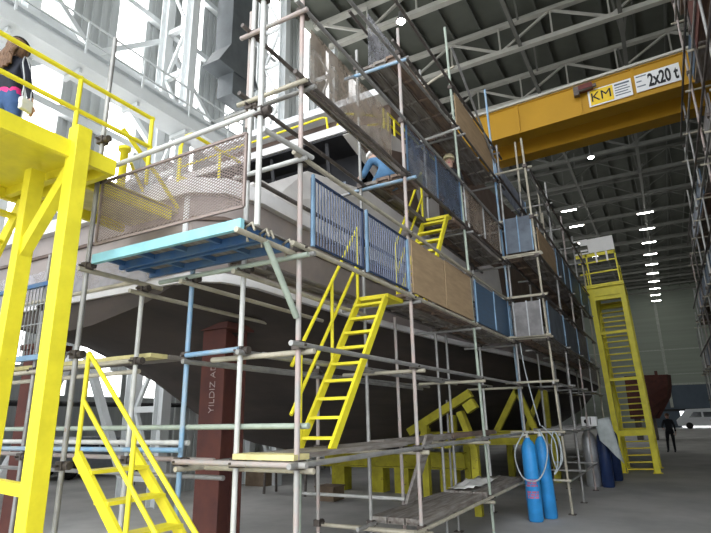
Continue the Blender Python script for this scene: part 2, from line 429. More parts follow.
# ================================================================ OVERHEAD CRANE
def cyl_y(x): return 14.53-.062*(x+3.4)
CR = V((1, -.062, 0)).normalized()
cr = thing('overhead_crane', (0, 14.4, 9.7), 'yellow double girder overhead crane spanning the hall with capacity sign', 'crane')
def girder(dy, z0, z1, nm):
    mb = MB(); a = V((-9.5, cyl_y(-9.5)+dy, 0)); b = V((XR-1.5, cyl_y(XR-1.5)+dy, 0)); n = V((.062, 1, 0)).normalized()
    def sl(n0, n1, u0, u1): mb.prism([a+n*n0+V((0, 0, u0)), a+n*n1+V((0, 0, u0)), a+n*n1+V((0, 0, u1)), a+n*n0+V((0, 0, u1))], b-a)
    sl(.04, .50, z0+.03, z1-.03); sl(0, .54, z0, z0+.03); sl(0, .54, z1-.03, z1)
    return mb.build(nm, 'crane_yellow', cr)
girder(0, 9.70, 10.62, 'girder'); girder(1.25, 9.62, 10.55, 'girder')
a = V((-9.75, cyl_y(-9.75)-.04, 10.66)); b = V((XR-1.5, cyl_y(XR-1.5)-.04, 10.66))
MB().beam(a, b, .07, .07).build('conductor_rail', 'truss_paint', cr)
for x in (-2.6, -.9, .45):
    MB().beam((x, cyl_y(x)+.02, 9.74), (x, cyl_y(x)+.02, 10.58), .07, .05, up=(0, 1, 0)).build('stiffener', 'crane_yellow', cr)
for x in (-9.85, XR-1.7):
    MB().beam((x, cyl_y(x)-.5, 10.12), (x, cyl_y(x)+2.2, 10.12), .35, .4).build('end_carriage', 'crane_yellow', cr)
p0_ = at(576, 92, Y=14.25); p1_ = at(597, 82, Y=14.22)
ho = thing('hoist_motor', (p0_.x, 14.2, 10.2), 'dark red hoist motor box mounted on the crane girder beside the sign', 'hoist')
pm = (p0_+p1_)/2
MB().beam((p0_.x+.08, 14.24, pm.z-.02), (p1_.x-.12, 14.22, pm.z-.02), .22, .14).build('gearbox', 'hoist_red', ho)
MB().tube((p0_.x-.03, 14.2, pm.z-.09), (p1_.x-.03, 14.17, pm.z-.04), .055, 10).build('drum', 'tube_dark', ho)
MB().tube((p0_.x+.2, 14.26, pm.z+.08), (p1_.x-.2, 14.24, pm.z+.08), .05, 10).build('motor', 'hoist_red', ho)
MB().bb((p0_.x-.06, 14.16, pm.z-.2), (p0_.x+.08, 14.3, pm.z+.06)).build('end_cap', 'tube_dark', ho)
def face_pt(x, z, off=-.012): return V((x, cyl_y(x)+off, z))
def plate(nm, x0, x1, z0, z1, mt, parent, off=-.012):
    return MB().prism([face_pt(x0, z0, off), face_pt(x1, z0, off), face_pt(x1, z1, off), face_pt(x0, z1, off)], V((0, .012, 0))).build(nm, mt, parent)
sg = thing('crane_sign', face_pt(0, 9.86), 'white maker plate with yellow KM square on the crane girder', 'sign', 'crane signs')
plate('plate', -.68, .385, 9.84, 10.34, 'sign_white', sg)
plate('logo_square', -.63, -.06, 9.875, 10.31, 'sign_yellow', sg, -.02)
letters('lettering', 'KM', 'sign_black', face_pt(-.60, 9.98, -.030), CR, (0, 0, 1), .25, sg, 1.0, 0., .48)
for k in range(5):
    plate('small_print', -.02, .34-.05*(k % 2), 10.24-.075*k, 10.265-.075*k+(.02 if k == 0 else 0), 'panel_slate', sg, -.02)
sg = thing('crane_sign', face_pt(.9, 9.86), 'white capacity plate reading 2x20 t on the crane girder', 'sign', 'crane signs')
plate('plate', .47, 1.48, 9.86, 10.36, 'sign_white', sg)
letters('lettering', '2x20 t', 'sign_black', face_pt(.76, 9.92, -.024), CR, (0, 0, 1), .38, sg, .66, .03, .68)
for k, (a_, b_) in enumerate(((.5, .74), (.5, .62), (.5, .70))):
    plate('small_print', a_, b_, 10.28-.14*k, 10.30-.14*k+.01, 'panel_slate', sg, -.02)

# ================================================================ THE SHIP
ship = thing('ship', (-6.6, 12, 2), 'unpainted grey ship hull and deckhouse on supports inside the scaffolding', 'ship')
ST = [(4.2, 2.1, 3.0), (4.42, 2.38, 3.0), (4.85, 2.52, 2.95), (5.6, 2.5, 2.75), (7, 2.5, 1.9), (8, 2.5, 1.45), (9.5, 2.62, 1.2), (11, 2.7, 1.1), (13, 2.95, 1.05), (15, 3.2, 1.05), (20, 3.5, 1.05), (27, 3.5, 1.05), (34, 3.4, 1.1)]
XC = -6.6; GZ = 4.55; CH = 3.43
def ring(y, b, k):
    R = []
    for s in (1, -1):
        pts = [(XC+s*b, GZ), (XC+s*b, CH+.02), (XC+s*(b-.03), CH), (XC+s*b*.66, CH-(CH-k)*.55), (XC+s*b*.22, CH-(CH-k)*.93)]
        R.append([V((p, y, z)) for p, z in pts])
    return R[0]+[V((XC, y, k))]+R[1][::-1]
rings = [ring(*s) for s in ST]
side = MB(); bot = MB()
side.grid([r[0:3] for r in rings]); side.grid([r[-3:] for r in rings])
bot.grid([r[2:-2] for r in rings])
r0 = rings[0]
side.add([r0[0], r0[1], r0[2], r0[-3], r0[-2], r0[-1]], [(0, 1, 2, 3, 4, 5)])
bot.add(r0[2:-2], [tuple(range(len(r0)-4))])
rl = rings[-1]; side.add(rl, [tuple(range(len(rl)))])
# groove lines / strakes on the end face
side.build('hull_side', 'hull_primer', ship)
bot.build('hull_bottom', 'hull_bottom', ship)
out = [V((XC-s[1], s[0], 0)) for s in ST[::-1]]+[V((XC+s[1], s[0], 0)) for s in ST]
capmb = MB()
def band(mb, path, w_out, w_in, z0, z1):
    n = len(path); rows = []
    for i, p in enumerate(path):
        d = (path[min(i+1, n-1)]-path[max(i-1, 0)]).normalized(); o_ = V((d.y, -d.x, 0))
        if o_.dot(p-V((XC, 14, 0))) < 0: o_ = -o_
        a, b = p+o_*w_out, p-o_*w_in
        rows.append([V((a.x, a.y, z0)), V((a.x, a.y, z1-.05)), V((p.x, p.y, z1)), V((b.x, b.y, z1-.02)), V((b.x, b.y, z0)), V((a.x, a.y, z0))])
    mb.grid(rows)
band(capmb, out, .10, .12, GZ-.13, GZ+.10)
capmb.build('bulwark_cap', 'hull_cap', ship)
stk = MB(); band(stk, out, .035, .02, 4.10, 4.16); stk.build('strake', 'hull_brown', ship)
ch = MB(); band(ch, out, .045, .03, CH-.07, CH+.05); ch.build('chine_rail', 'hull_cap', ship)
MB().grid([[V((XC-s[1]+.1, s[0]+.1, GZ-.25)), V((XC+s[1]-.1, s[0]+.1, GZ-.25))] for s in ST]).build('deck', 'hull_brown', ship)
# weld seam on the corner of the end face
MB().beam((-4.60, 4.185, 3.5), (-4.60, 4.185, 4.42), .07, .02, up=(0, 1, 0)).beam((-4.35, 4.42, 3.6), (-4.33, 4.43, 4.0), .03, .02, up=(0, 1, 0)).build('weld_seam', 'white_band', ship)
# sloped coaming
co = MB()
lo = [V((-8.9, 4.6, GZ+.05)), V((-5.2, 4.55, GZ+.05)), V((-4.40, 4.75, GZ+.05)), V((-4.22, 5.2, GZ+.05)), V((-4.2, 8, GZ+.05)), V((-4.05, 11, GZ+.05)), V((-3.6, 15, GZ+.05))]
hi = [V((-8.9, 5.9, 5.25)), V((-5.1, 5.8, 5.22)), V((-4.72, 5.85, 5.25)), V((-4.35, 6.3, 5.56)), V((-4.25, 8.2, 5.9)), V((-4.1, 11, 5.9)), V((-3.7, 15, 5.9))]
co.grid([lo, hi], False); co.grid([hi, [p+V((-.3, .5, -.3)) for p in hi]], False)
co.build('coaming', 'hull_light', ship)
# second facet on the foredeck, left of the coaming
MB().prism([(-5.9, 5.0, 4.7), (-4.95, 5.0, 4.7), (-5.0, 6.0, 5.45), (-5.7, 6.0, 5.5)], (0, .5, 0)).build('hatch', 'hull_light', ship)
# dark recess under the brow
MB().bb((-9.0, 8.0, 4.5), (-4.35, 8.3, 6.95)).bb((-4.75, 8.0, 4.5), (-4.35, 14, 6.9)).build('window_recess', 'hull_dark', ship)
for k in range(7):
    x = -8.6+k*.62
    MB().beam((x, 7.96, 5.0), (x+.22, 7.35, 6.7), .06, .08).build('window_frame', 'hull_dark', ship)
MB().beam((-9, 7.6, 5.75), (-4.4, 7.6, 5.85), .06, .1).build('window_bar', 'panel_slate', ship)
# brow slab
br = MB().prism([(-9.0, 7.2, 6.67), (-4.1, 7.2, 6.65), (-4.1, 7.2, 6.80), (-9.0, 7.2, 6.80)], (0, 1.4, 0))
br.build('brow', 'hull_cap', ship)
MB().prism([(-9.0, 7.23, 6.655), (-4.12, 7.23, 6.64), (-4.12, 8.6, 6.64), (-9.0, 8.6, 6.655)], (0, 0, -.03)).build('soffit', 'hull_dark', ship)  # underside coloured near black to stand for the shade below the brow
MB().prism([(-4.1, 7.23, 6.80), (-4.1, 8.64, 7.38), (-4.1, 9.6, 7.50), (-4.1, 11.5, 7.5), (-4.1, 11.5, 6.0), (-4.1, 9.0, 5.95), (-4.1, 8.3, 6.3), (-4.1, 7.23, 6.6)], (-.15, 0, 0)).build('side_wing', 'hull_light', ship)
MB().prism([(-4.08, 7.5, 6.55), (-4.08, 9.6, 7.25), (-4.08, 10.3, 5.95), (-4.08, 9.0, 5.97), (-4.08, 8.3, 6.3)], (.02, 0, 0)).build('side_panel', 'hull_brown', ship)
# upper deckhouse and white deck edge
MB().prism([(-9.2, 9.4, 4.4), (-4.32, 9.4, 4.4), (-4.25, 11, 4.4), (-3.85, 14, 4.4), (-3.55, 18, 4.4), (-3.55, 33, 4.4), (-9.4, 33, 4.4)], (0, 0, 4.04)).build('deckhouse', 'hull_brown', ship)
MB().bb((-9.4, 8.95, 8.44), (-4.12, 24, 8.56)).bb((-9.4, 9.05, 8.58), (-4.15, 24, 8.68)).build('deck_edge', 'white_band', ship)
MB().bb((-8.9, 9.36, 7.5), (-6.2, 9.398, 8.3)).build('deckhouse_window', 'hull_dark', ship)
def rail_run(nm, pts, r=.022, mt='yellow', parent=ship): return MB().path(pts, r, 7).build(nm, mt, parent)
yz = 7.5
rail_run('railing', [(-8.5, yz, 7.2), (-6.0, yz, 7.25), (-4.85, yz, 7.27), (-4.76, yz, 7.24), (-4.70, yz, 6.80)])
rail_run('railing', [(-4.58, yz, 6.80), (-4.5, yz, 7.05), (-4.40, yz, 7.20), (-4.2, yz+.3, 7.30), (-4.2, 8.8, 7.75)])
rail_run('railing', [(-4.3, 8.3, 7.35), (-4.3, 9.2, 7.85), (-4.3, 10.4, 7.9)])
for y in (8.8, 9.0, 9.3): MB().tube((-4.2, y, 7.3), (-4.2, y, 7.95), .025, 7).build('railing_post', 'yellow', ship)
rail_run('railing', [(-4.2, 9.0, 7.95), (-4.18, 11.5, 8.0), (-4.15, 14, 8.0)])
# yellow railings on the foredeck at the left
for X_ in (-6.0, -7.3):
    q0 = V((X_, 5.35, 6.1)); k_ = X_/-6.0
    rail_run('railing', [(X_, 5.25*k_, 4.6), (X_, 5.25*k_, 1.85+4.1*k_), (X_, 5.34*k_, 1.85+4.33*k_), (X_, 5.45*k_, 1.85+4.42*k_), (X_, 6.6*k_, 1.85+4.42*k_)], .03)
    rail_run('railing', [(X_, 5.25*k_, 1.85+3.6*k_), (X_, 6.6*k_, 1.85+3.7*k_)], .025)
    MB().tube((X_, 6.1*k_, 4.6), (X_, 6.1*k_, 1.85+4.42*k_), .028, 7).build('railing_post', 'yellow', ship)
# loose frames on the deck at far left
MB().bb((-8.4, 4.9, 4.6), (-7.2, 5.0, 5.1)).build('bulwark_plate', 'hull_light', ship)
# foil sheets taped along the chine
f = MB(); rows = []
for i in range(15):
    x = -8.6+i*.28
    rows.append([V((x, 4.135-.02*random.random(), z+.05*random.random())) for z in (3.86, 3.7, 3.55, 3.42)])
f.grid(rows); tag(f.build('plastic_foil', 'foil'), 'crumpled clear plastic foil taped along the lower edge of the hull end', 'plastic sheet')

# columns and cradles carrying the ship
def pillar(x, y, z, lab, text=None):
    t = thing('steel_pillar', (x, y, 0), lab, 'pillar', 'rust red steel pillars')
    MB().ibeam((x, y, .03), (x, y, z), .40, .42, .03, up=(0, 1, 0)).build('column', 'rust_red', t)
    MB().bb((x-.3, y-.3, 0), (x+.3, y+.3, .03)).build('base_plate', 'rust_red', t)
    MB().bb((x-.27, y-.27, z), (x+.27, y+.27, z+.08)).build('head_plate', 'rust_red', t)
    if text:
        letters('chalk_writing', text, 'chalk', (x+.06, y-.218, 1.95), (0, 0, 1), (-1, 0, 0), .085, t, 1.0, -.016, .62)
pillar(-5.12, 5.5, 3.02, 'rust red steel pillar with chalk lettering under the hull corner', 'YILDIZ AD')
pillar(-8.55, 5.1, 2.98, 'rust red steel pillar behind the yellow walkway legs')

def cradle(lab, parts):
    c = sum((V(p[1]) for p in parts), V())/len(parts); c.z = 0
    t = thing('ship_cradle', c, lab, 'cradle', 'yellow ship cradles')
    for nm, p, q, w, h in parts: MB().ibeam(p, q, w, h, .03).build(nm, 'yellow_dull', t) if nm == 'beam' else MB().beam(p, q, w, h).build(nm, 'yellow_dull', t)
    return t
cradle('yellow keel cradle with stout legs far under the hull behind the lower stair', [
    ('beam', (-8.7, 13.6, .80), (-4.6, 13.6, .80), .4, .4), ('post', (-8.15, 13.6, 0), (-8.15, 13.6, .6), .4, .4),
    ('post', (-6.95, 13.6, 0), (-6.95, 13.6, .6), .35, .4), ('post', (-6.25, 13.6, 0), (-6.25, 13.6, .6), .4, .4), ('post', (-5.0, 13.6, 0), (-5.0, 13.6, .6), .4, .4)])
cradle('yellow cradle arm slanting up to the hull side with end block', [
    ('arm', (-4.9, 11.0, 1.55), (-3.5, 11.0, 2.32), .16, .16), ('block', (-3.62, 11.0, 2.0), (-3.42, 11.0, 2.12), .2, .2),
    ('post', (-4.55, 11.0, 0), (-4.55, 11.0, 1.7), .14, .14), ('strut', (-4.6, 11.0, 1.3), (-4.0, 11.0, 1.3), .12, .12), ('strut', (-3.75, 11.0, 1.95), (-3.5, 11.0, 1.25), .22, .12), ('post', (-3.5, 11.0, 0), (-3.5, 11.0, 1.3), .14, .14)])
cradle('long yellow cradle beam with triangular props behind the gas cylinders', [
    ('beam', (-6.2, 13.0, 1.33), (-2.95, 14.7, 1.33), .2, .34), ('post', (-3.15, 14.6, 0), (-3.15, 14.6, 1.2), .16, .16), ('post', (-4.6, 13.85, 0), (-4.6, 13.85, 1.2), .16, .16),
    ('strut', (-3.9, 14.2, 1.5), (-3.3, 14.2, 2.5), .14, .14), ('strut', (-3.3, 14.2, 2.5), (-2.95, 14.2, 1.5), .14, .14),
    ('strut', (-4.9, 13.7, 1.5), (-4.9, 13.7, 1.9), .2, .14), ('strut', (-5.5, 13.4, 1.5), (-5.5, 13.4, 1.75), .2, .14)])
cradle('yellow cradle frame under the far part of the hull by the silver tank', [
    ('beam', (-4.6, 17.3, 1.2), (-2.9, 17.3, 1.2), .2, .3), ('post', (-3.1, 17.3, 0), (-3.1, 17.3, 1.1), .18, .18), ('post', (-4.4, 17.3, 0), (-4.4, 17.3, 1.1), .18, .18),
    ('strut', (-3.9, 17.3, 1.35), (-3.3, 17.3, 2.6), .14, .14), ('strut', (-3.2, 17.3, 1.35), (-3.2, 17.3, 2.6), .14, .14)])

# ================================================================ SCAFFOLDING
XF, XBK, XI = -2.68, -3.38, -4.0
BAY = [3.77, 6.22, 8.80, 11.45]
LV = [.62, 1.50, 2.46, 3.33, 4.20, 5.05, 5.87, 6.98, 7.78]
def coupler(parent, p, axis):
    d = V(axis)
    MB().box(p, (.085, .085, .075)).tube(V(p)+d*.02, V(p)+d*.10, .036, 8).tube(V(p)+V((d.y, -d.x, 0))*.03, V(p)+V((d.y, -d.x, 0))*.085, .012, 6).build('coupler', 'coupler', parent)
def standard(sc, base, top, mt, levels=(), axis=(0, 1, 0), foot=True):
    base, top = V(base), V(top)
    o = tubes('standard', base+V((0, 0, .01)), top, mt, sc)
    if foot and base.z < .05: MB().bb((base.x-.07, base.y-.07, 0), (base.x+.07, base.y+.07, .012)).build('base_plate', 'coupler', o)
    for z in levels:
        if base.z+.1 < z < top.z-.02:
            k = (z-base.z)/(top.z-base.z); coupler(o, base.lerp(top, k), axis)
    return o

sa = thing('scaffold', (XF, 6.5, 0), 'tube scaffold along the near half of the ship side, with the corner post', 'scaffold', 'tube scaffolding')
standard(sa, (XF, 3.77, 0), (XF, 3.77, 6.3), 'tube_pink', LV[1:7])
standard(sa, (XF, 6.24, 0), (XF, 6.20, 7.40), 'tube_pink', LV)
standard(sa, (XF, 9.08, 0), (XF, 8.47, 9.05), 'tube_green', LV)
standard(sa, (XF, 11.85, 0), (XF, 11.18, 9.25), 'tube_blue', LV)
standard(sa, (XBK, 3.80, 4.75), (XBK, 3.80, 6.2), 'tube_pink', (), foot=False)
standard(sa, (XBK, 6.34, 0), (XBK, 6.20, 7.3), 'tube_grey', LV)
standard(sa, (XBK, 7.30, 0), (XBK, 7.22, 3.3), 'tube_pink', (.62, 1.5, 2.46))
standard(sa, (XBK, 8.90, 0), (XBK, 8.85, 8.6), 'tube_grey', LV)
standard(sa, (XBK, 9.45, 0), (XBK, 9.40, 3.3), 'tube_grey', (.62, 1.5, 2.46))
standard(sa, (XBK, 11.55, 0), (XBK, 11.35, 8.6), 'tube_white', LV)
standard(sa, (XI, 6.10, 0), (XI, 6.08, 2.6), 'tube_pink', (.62, 1.5, 2.46))
standard(sa, (XI-.25, 6.05, 0), (XI-.25, 6.05, 2.3), 'tube_green', (1.5,))
standard(sa, (XI-.1, 11.2, 0), (XI-.1, 11.2, 2.2), 'tube_grey', (1.5,))
cols = ['tube_cream', 'tube_grey', 'tube_grey', 'tube_cream', 'tube_cream', 'tube_dark', 'tube_grey', 'tube_dark', 'tube_dark']
for z, mt in zip(LV, cols):
    y0 = 5.9 if z < 1 else (3.6 if z < 6 else 5.9)
    yy = 12.0
    xo = XF+.045 if z > 1 else XF+.045
    tubes('ledger', (xo, y0, z), (xo, yy, z+.02), mt, sa)
    tubes('ledger', (XBK+.05, y0 if z > 4 or z < 1 else 4.1, z), (XBK+.05, yy, z+.02), 'tube_grey' if z < 3 else 'tube_dark', sa)
    for y in BAY[(0 if z > 1 and z < 6 else 1):]:
        if z in (4.20, 5.87, 7.78) and y < 10: continue
        tubes('transom', (XBK-.35, y+.07, z-.05), (XF+.12, y+.07, z-.05), 'tube_cream' if z < 3 else 'tube_grey', sa)
tubes('ledger', (XF+.05, 4.3, 6.68), (XF+.05, 8.2, 6.86), 'tube_grey', sa)
tubes('transom', (XI+.02, 6.12, .60), (XF+.2, 6.16, .58), 'tube_cream', sa)
tubes('transom', (XBK-.05, 5.9, 6.62), (XF+.1, 6.22, 6.85), 'tube_blue', sa)
tubes('transom', (XBK, 8.6, 7.95), (XF+.1, 8.55, 8.2), 'tube_cream', sa)
tubes('transom', (XBK, 8.65, 6.9), (XF+.1, 8.6, 6.93), 'tube_white', sa)
tubes('transom', (XBK-.2, 6.26, 5.0), (XF+.15, 6.26, 5.0), 'tube_blue', sa)
tubes('brace', (XF+.05, 8.65, 8.7), (XF+.05, 11.3, 7.4), 'tube_grey', sa)
tubes('ledger', (XI, 4.2, 2.42), (XI, 10, 2.42), 'tube_grey', sa)
tubes('ledger', (XI, 4.2, 1.46), (XI, 10, 1.46), 'tube_grey', sa)
tubes('transom', at(298, 493, Y=7.24), at(405, 499, Y=7.24), 'tube_white', sa)

# front scaffold under and around the blue platform (plane Y0) and the outrigger plane
Y0, YO = 3.77, 3.08
sf = thing('scaffold', (-4, Y0, 0), 'tube scaffold carrying the light blue platform at the ship end', 'scaffold', 'tube scaffolding')
for x, mt, zt in ((-3.32, 'tube_white', 6.9), (-3.99, 'tube_blue', 3.34), (-4.72, 'tube_white', 3.30), (-6.5, 'tube_grey', 3.9)):
    standard(sf, (x, Y0, 0), (x, Y0, zt), mt, (1.5, 2.46, 3.22, 4.18, 4.98, 5.85), (1, 0, 0))
standard(sf, (-7.35, Y0, 0), (-7.35, Y0, 3.3), 'tube_blue', (1.5, 2.46), (1, 0, 0))
standard(sf, (-4.68, YO, 0), (-4.68, YO, 5.9), 'tube_grey', (1.5, 2.46, 3.30, 4.22, 4.65), (1, 0, 0))
standard(sf, (-2.58, YO-.02, 3.30), (-2.60, YO-.02, 6.7), 'tube_white', (4.30, 5.45), (1, 0, 0), False)
def led(p, q, mt): tubes('ledger', p, q, mt, sf)
led((-5.2, YO-.05, 4.25), (-2.55, YO-.05, 4.30), 'tube_white')       # handrail of the platform
led((-8.6, Y0-.05, 3.28), (-4.75, Y0-.05, 3.30), 'tube_cream')
led((-4.4, Y0-.05, 3.24), (-2.55, Y0-.05, 3.24), 'tube_green')
led((-3.95, Y0-.05, 2.46), (-3.30, Y0-.05, 2.47), 'tube_blue')
led((-8.6, Y0-.05, 2.42), (-4.72, Y0-.05, 2.46), 'tube_cream')
led((-8.6, Y0+.05, 2.34), (-4.72, Y0+.05, 2.36), 'tube_cream')
led((-4.02, Y0-.05, 1.50), (-2.55, Y0-.05, 1.50), 'tube_pink')
led((-8.6, Y0-.05, 1.58), (-3.95, Y0-.05, 1.60), 'tube_blue')
led((-8.6, Y0+.05, 1.66), (-3.95, Y0+.05, 1.66), 'tube_white')
led((-8.6, Y0+.4, 1.50), (-3.95, Y0+.4, 1.48), 'tube_pink')
led((-8.6, Y0+.05, 1.80), (-2.6, Y0+.05, 1.80), 'tube_green')
led((-8.6, Y0+.6, 1.30), (-4.0, Y0+.6, 1.30), 'tube_grey')
for x in (-3.32, -3.99, -4.72):
    led((x+.05, Y0-.2, 3.16), (x+.05, 6.1, 3.14), 'tube_cream')
led((-3.27, Y0-.1, 2.44), (-3.27, 9.5, 2.42), 'tube_grey')
led((-3.94, Y0-.1, 2.40), (-3.94, 9.5, 2.36), 'tube_grey')
led((-3.94, Y0-.1, 1.44), (-3.94, 5.5, 1.40), 'tube_cream')
led((-2.72, YO-.1, 3.28), (-2.72, Y0+.1, 3.28), 'tube_cream')
led((-4.66, YO-.1, 3.26), (-4.66, Y0+.2, 3.26), 'tube_cream')
# guard rails between the corner post and the next post of the ship end
for z, mt in ((5.85, 'tube_pink'), (5.03, 'tube_cream'), (4.20, 'tube_white')):
    led((-3.45, Y0-.05, z-.02), (-2.58, Y0-.05, z-.02), mt)
led(at(263, 129, X=-2.56), (-2.60, 3.85, 4.24), 'tube_white')
tubes('brace', (-2.70, 3.32, 3.27), (-2.68, Y0-.03, 2.70), 'tube_green', sf, .028)
for k, y in enumerate((3.12, 3.3, 3.36, 3.62)):
    MB().path([(-2.72, y, 3.22), (-2.75, y, 3.34), (-2.68, y, 3.37), (-2.65, y, 3.30)], .012, 6).build('hook', 'tube_cream', sf)

# the projecting bay and the far half (plane X1)
X1, X1B = -1.93, -2.60
sb = thing('scaffold', (X1, 15, 0), 'tube scaffold along the far half of the ship side, projecting into the aisle', 'scaffold', 'tube scaffolding')
YB_ = [11.35, 13.5, 15.7, 17.8, 19.9]
tops = [7.6, 7.6, 7.4, 7.4, 7.4]
for i, y in enumerate(YB_):
    standard(sb, (X1, y+.5 if i == 0 else y, 0), (X1, y-.5 if i == 0 else y, tops[i]), ['tube_cream', 'tube_grey', 'tube_pink', 'tube_grey', 'tube_cream'][i], LV[1:8])
    standard(sb, (X1B, y+.15, 0), (X1B, y+.1, tops[i]+.3), 'tube_grey', LV[1:8])
for z in LV[:8]:
    yb = 11.1 if z > 1 else 11.6
    tubes('ledger', (X1+.05, yb, z), (X1+.05, 20.1, z), 'tube_dark' if z > 3 else 'tube_grey', sb)
    tubes('ledger', (X1B+.05, yb, z), (X1B+.05, 20.1, z), 'tube_dark', sb)
    for i, y in enumerate(YB_):
        if i == 0: y = 11.3+.05*(3-z)
        if z in (4.2, 5.87) and i: continue
        tubes('transom', (-2.85, y, z+.04), (X1+.12, y, z+.04), 'tube_cream' if i == 0 else 'tube_grey', sb)
for z in (3.40, 5.12, 4.22, 5.92): tubes('transom', (-2.72, 11.18, z), (X1+.1, 11.18, z), 'tube_cream', sb)
tubes('ledger', (X1+.05, 11.0, 6.9), (X1+.05, 14.0, 6.5), 'tube_grey', sb)
# some posts above
for x, y, z0, z1 in ((-2.3, 12.1, 6.9, 8.2), (-2.3, 14.6, 6.9, 8.1), (-2.55, 16.5, 6.9, 7.9)):
    standard(sb, (x, y, z0), (x, y, z1), 'tube_cream', (), foot=False)

# scaffold boards
def board(x0, x1, y0, y1, z, mt, lab, grp):
    mb = MB().bb((x0, y0, z), (x1, y1, z+.045))
    n = max(2, int((y1-y0)/.55))
    for k in range(n+1):
        y = y0+.06+(y1-y0-.12)*k/n
        mb.bb((x0+.01, y-.02, z-.035), (x1-.01, y+.02, z))
    mb.bb((x0, y0, z-.03), (x0+.018, y1, z)).bb((x1-.018, y0, z-.03), (x1, y1, z))
    return tag(mb.build('scaffold_board', mt), lab, 'scaffold board', grp)
bayn = ['first bay from the corner post', 'second bay from the corner post', 'third bay from the corner post']
rown = ['outer', 'middle', 'inner']
lvn = {1.50: 'low lift above the floor', 3.33: 'lift behind the tan boards', 5.05: 'lift behind the blue netting', 6.98: 'topmost lift'}
for z in (1.50, 3.33, 5.05, 6.98):
    for b in range(3):
        if z == 6.98 and b == 0: continue
        if z == 1.50 and b == 0: continue
        for r_ in range(3):
            if z == 1.50 and r_ < 2: continue
            if z == 3.33 and b == 0 and r_ < 2: continue
            if z == 5.05 and b == 0 and r_ != 0: continue
            ys = 8.35 if (z == 5.05 and b == 1 and r_ < 2) else BAY[b]+.05+.03*r_
            xo_ = -.25 if (z == 3.33 and b == 0) else 0
            x1 = XF-.04-r_*.225+xo_
            wd_ = .06 if (z == 5.05 and b == 0) else .205
            if z == 5.05 and b == 1 and r_ < 2:
                board(x1-wd_, x1, 6.28, 6.8, z+.036, 'plank_rust', 'short worn %s board where the upper stair starts, lift behind the blue netting' % rown[r_], 'boards of the near scaffold')
            board(x1-wd_, x1, ys, BAY[b+1]-.03, z+.035+.002*r_, ['deck_plank', 'plank_rust', 'deck_plank'][(r_+b) % 3],
                  'worn %s scaffold board, %s, %s' % (rown[r_], lvn[z], bayn[b]), 'boards of the near scaffold')
for b in range(2):
    for r_ in range(3):
        x1 = XF-.02-r_*.235
        board(x1-.215, x1, BAY[b+1]+.1, BAY[b+2]-.1, .66, 'deck_plank', 'grey %s board of the lowest walkway, %s' % (rown[r_], bayn[b+1]), 'boards of the near scaffold')
fb = ['at the projecting bay', 'second bay past the projecting corner', 'third bay past the projecting corner', 'last bay by the yellow tower']
for z, nm in ((3.33, 'lower deck'), (5.05, 'upper deck')):
    for b in range(4):
        for r_ in range(2):
            x1 = X1-.05-r_*.3
            board(x1-.27, x1, YB_[b]+.05, YB_[b+1]-.05, z+.035, 'plank_rust' if r_ else 'deck_plank', '%s scaffold board of the %s, %s' % (['outer', 'inner'][r_], nm, fb[b]), 'boards of the far scaffold')
# boards at the left front
for k, (z, y, mt) in enumerate(((2.50, 3.85, 'plank_yellow'), (2.50, 4.10, 'deck_plank'))):
    mb = MB().bb((-8.4, y, z), (-4.6, y+.22, z+.045))
    tag(mb.build('scaffold_board', mt), ['cream scaffold board behind the yellow walkway legs', 'grey scaffold board just behind the cream one at left'][k], 'scaffold board', 'boards at the ship end')
tag(MB().bb((-3.3, 3.70, 1.535), (-2.66, 3.92, 1.58)).build('scaffold_board', 'plank_yellow'), 'short yellow edged board at the foot of the middle stair', 'scaffold board', 'boards at the ship end')
tag(MB().bb((-3.25, 3.95, 1.535), (-2.75, 6.1, 1.58)).build('scaffold_board', 'deck_plank'), 'wide grey board under the middle stair', 'scaffold board', 'boards at the ship end')
p, q = V((-3.30, 7.3, .73)), V((-2.95, 7.3, 1.62))
tag(MB().beam(p, q, .25, .04, up=(1, 0, 0)).build('leaning_plank', 'deck_plank'), 'grey plank leaning from the lowest walkway up to the next lift', 'plank')
# white crumpled sheet lying on the lowest walkway
rows = [[V((-2.95-.42*j/6+.03*random.random(), 9.0+1.5*i/9, .725+.05*random.random()+.05*math.sin(i*1.1)*math.sin(j))) for j in range(7)] for i in range(10)]
tag(MB().grid(rows).build('paper_sheet', 'white_sheet', solid=.004), 'crumpled white sheet lying on the lowest walkway', 'sheet')

# light blue platform
pf = thing('work_platform', (-3.7, 3.4, 3.3), 'light blue steel platform cantilevered from the ship end scaffold', 'platform')
MB().bb((-4.58, YO-.03, 3.31), (-2.74, YO+.015, 3.40)).build('front_edge', 'light_blue', pf)
MB().bb((-4.58, YO+.02, 3.385), (-2.74, Y0-.05, 3.40)).build('deck_sheet', 'deck_plank', pf)
for y in (YO+.25, YO+.33, Y0-.07): MB().bb((-4.55, y, 3.31), (-2.76, y+.035, 3.384)).build('stringer', 'blue_paint', pf)
for k in range(5): MB().bb((-4.5+k*.42, YO+.016, 3.34), (-4.46+k*.42, Y0-.06, 3.384)).build('cross_rib', 'blue_paint', pf)
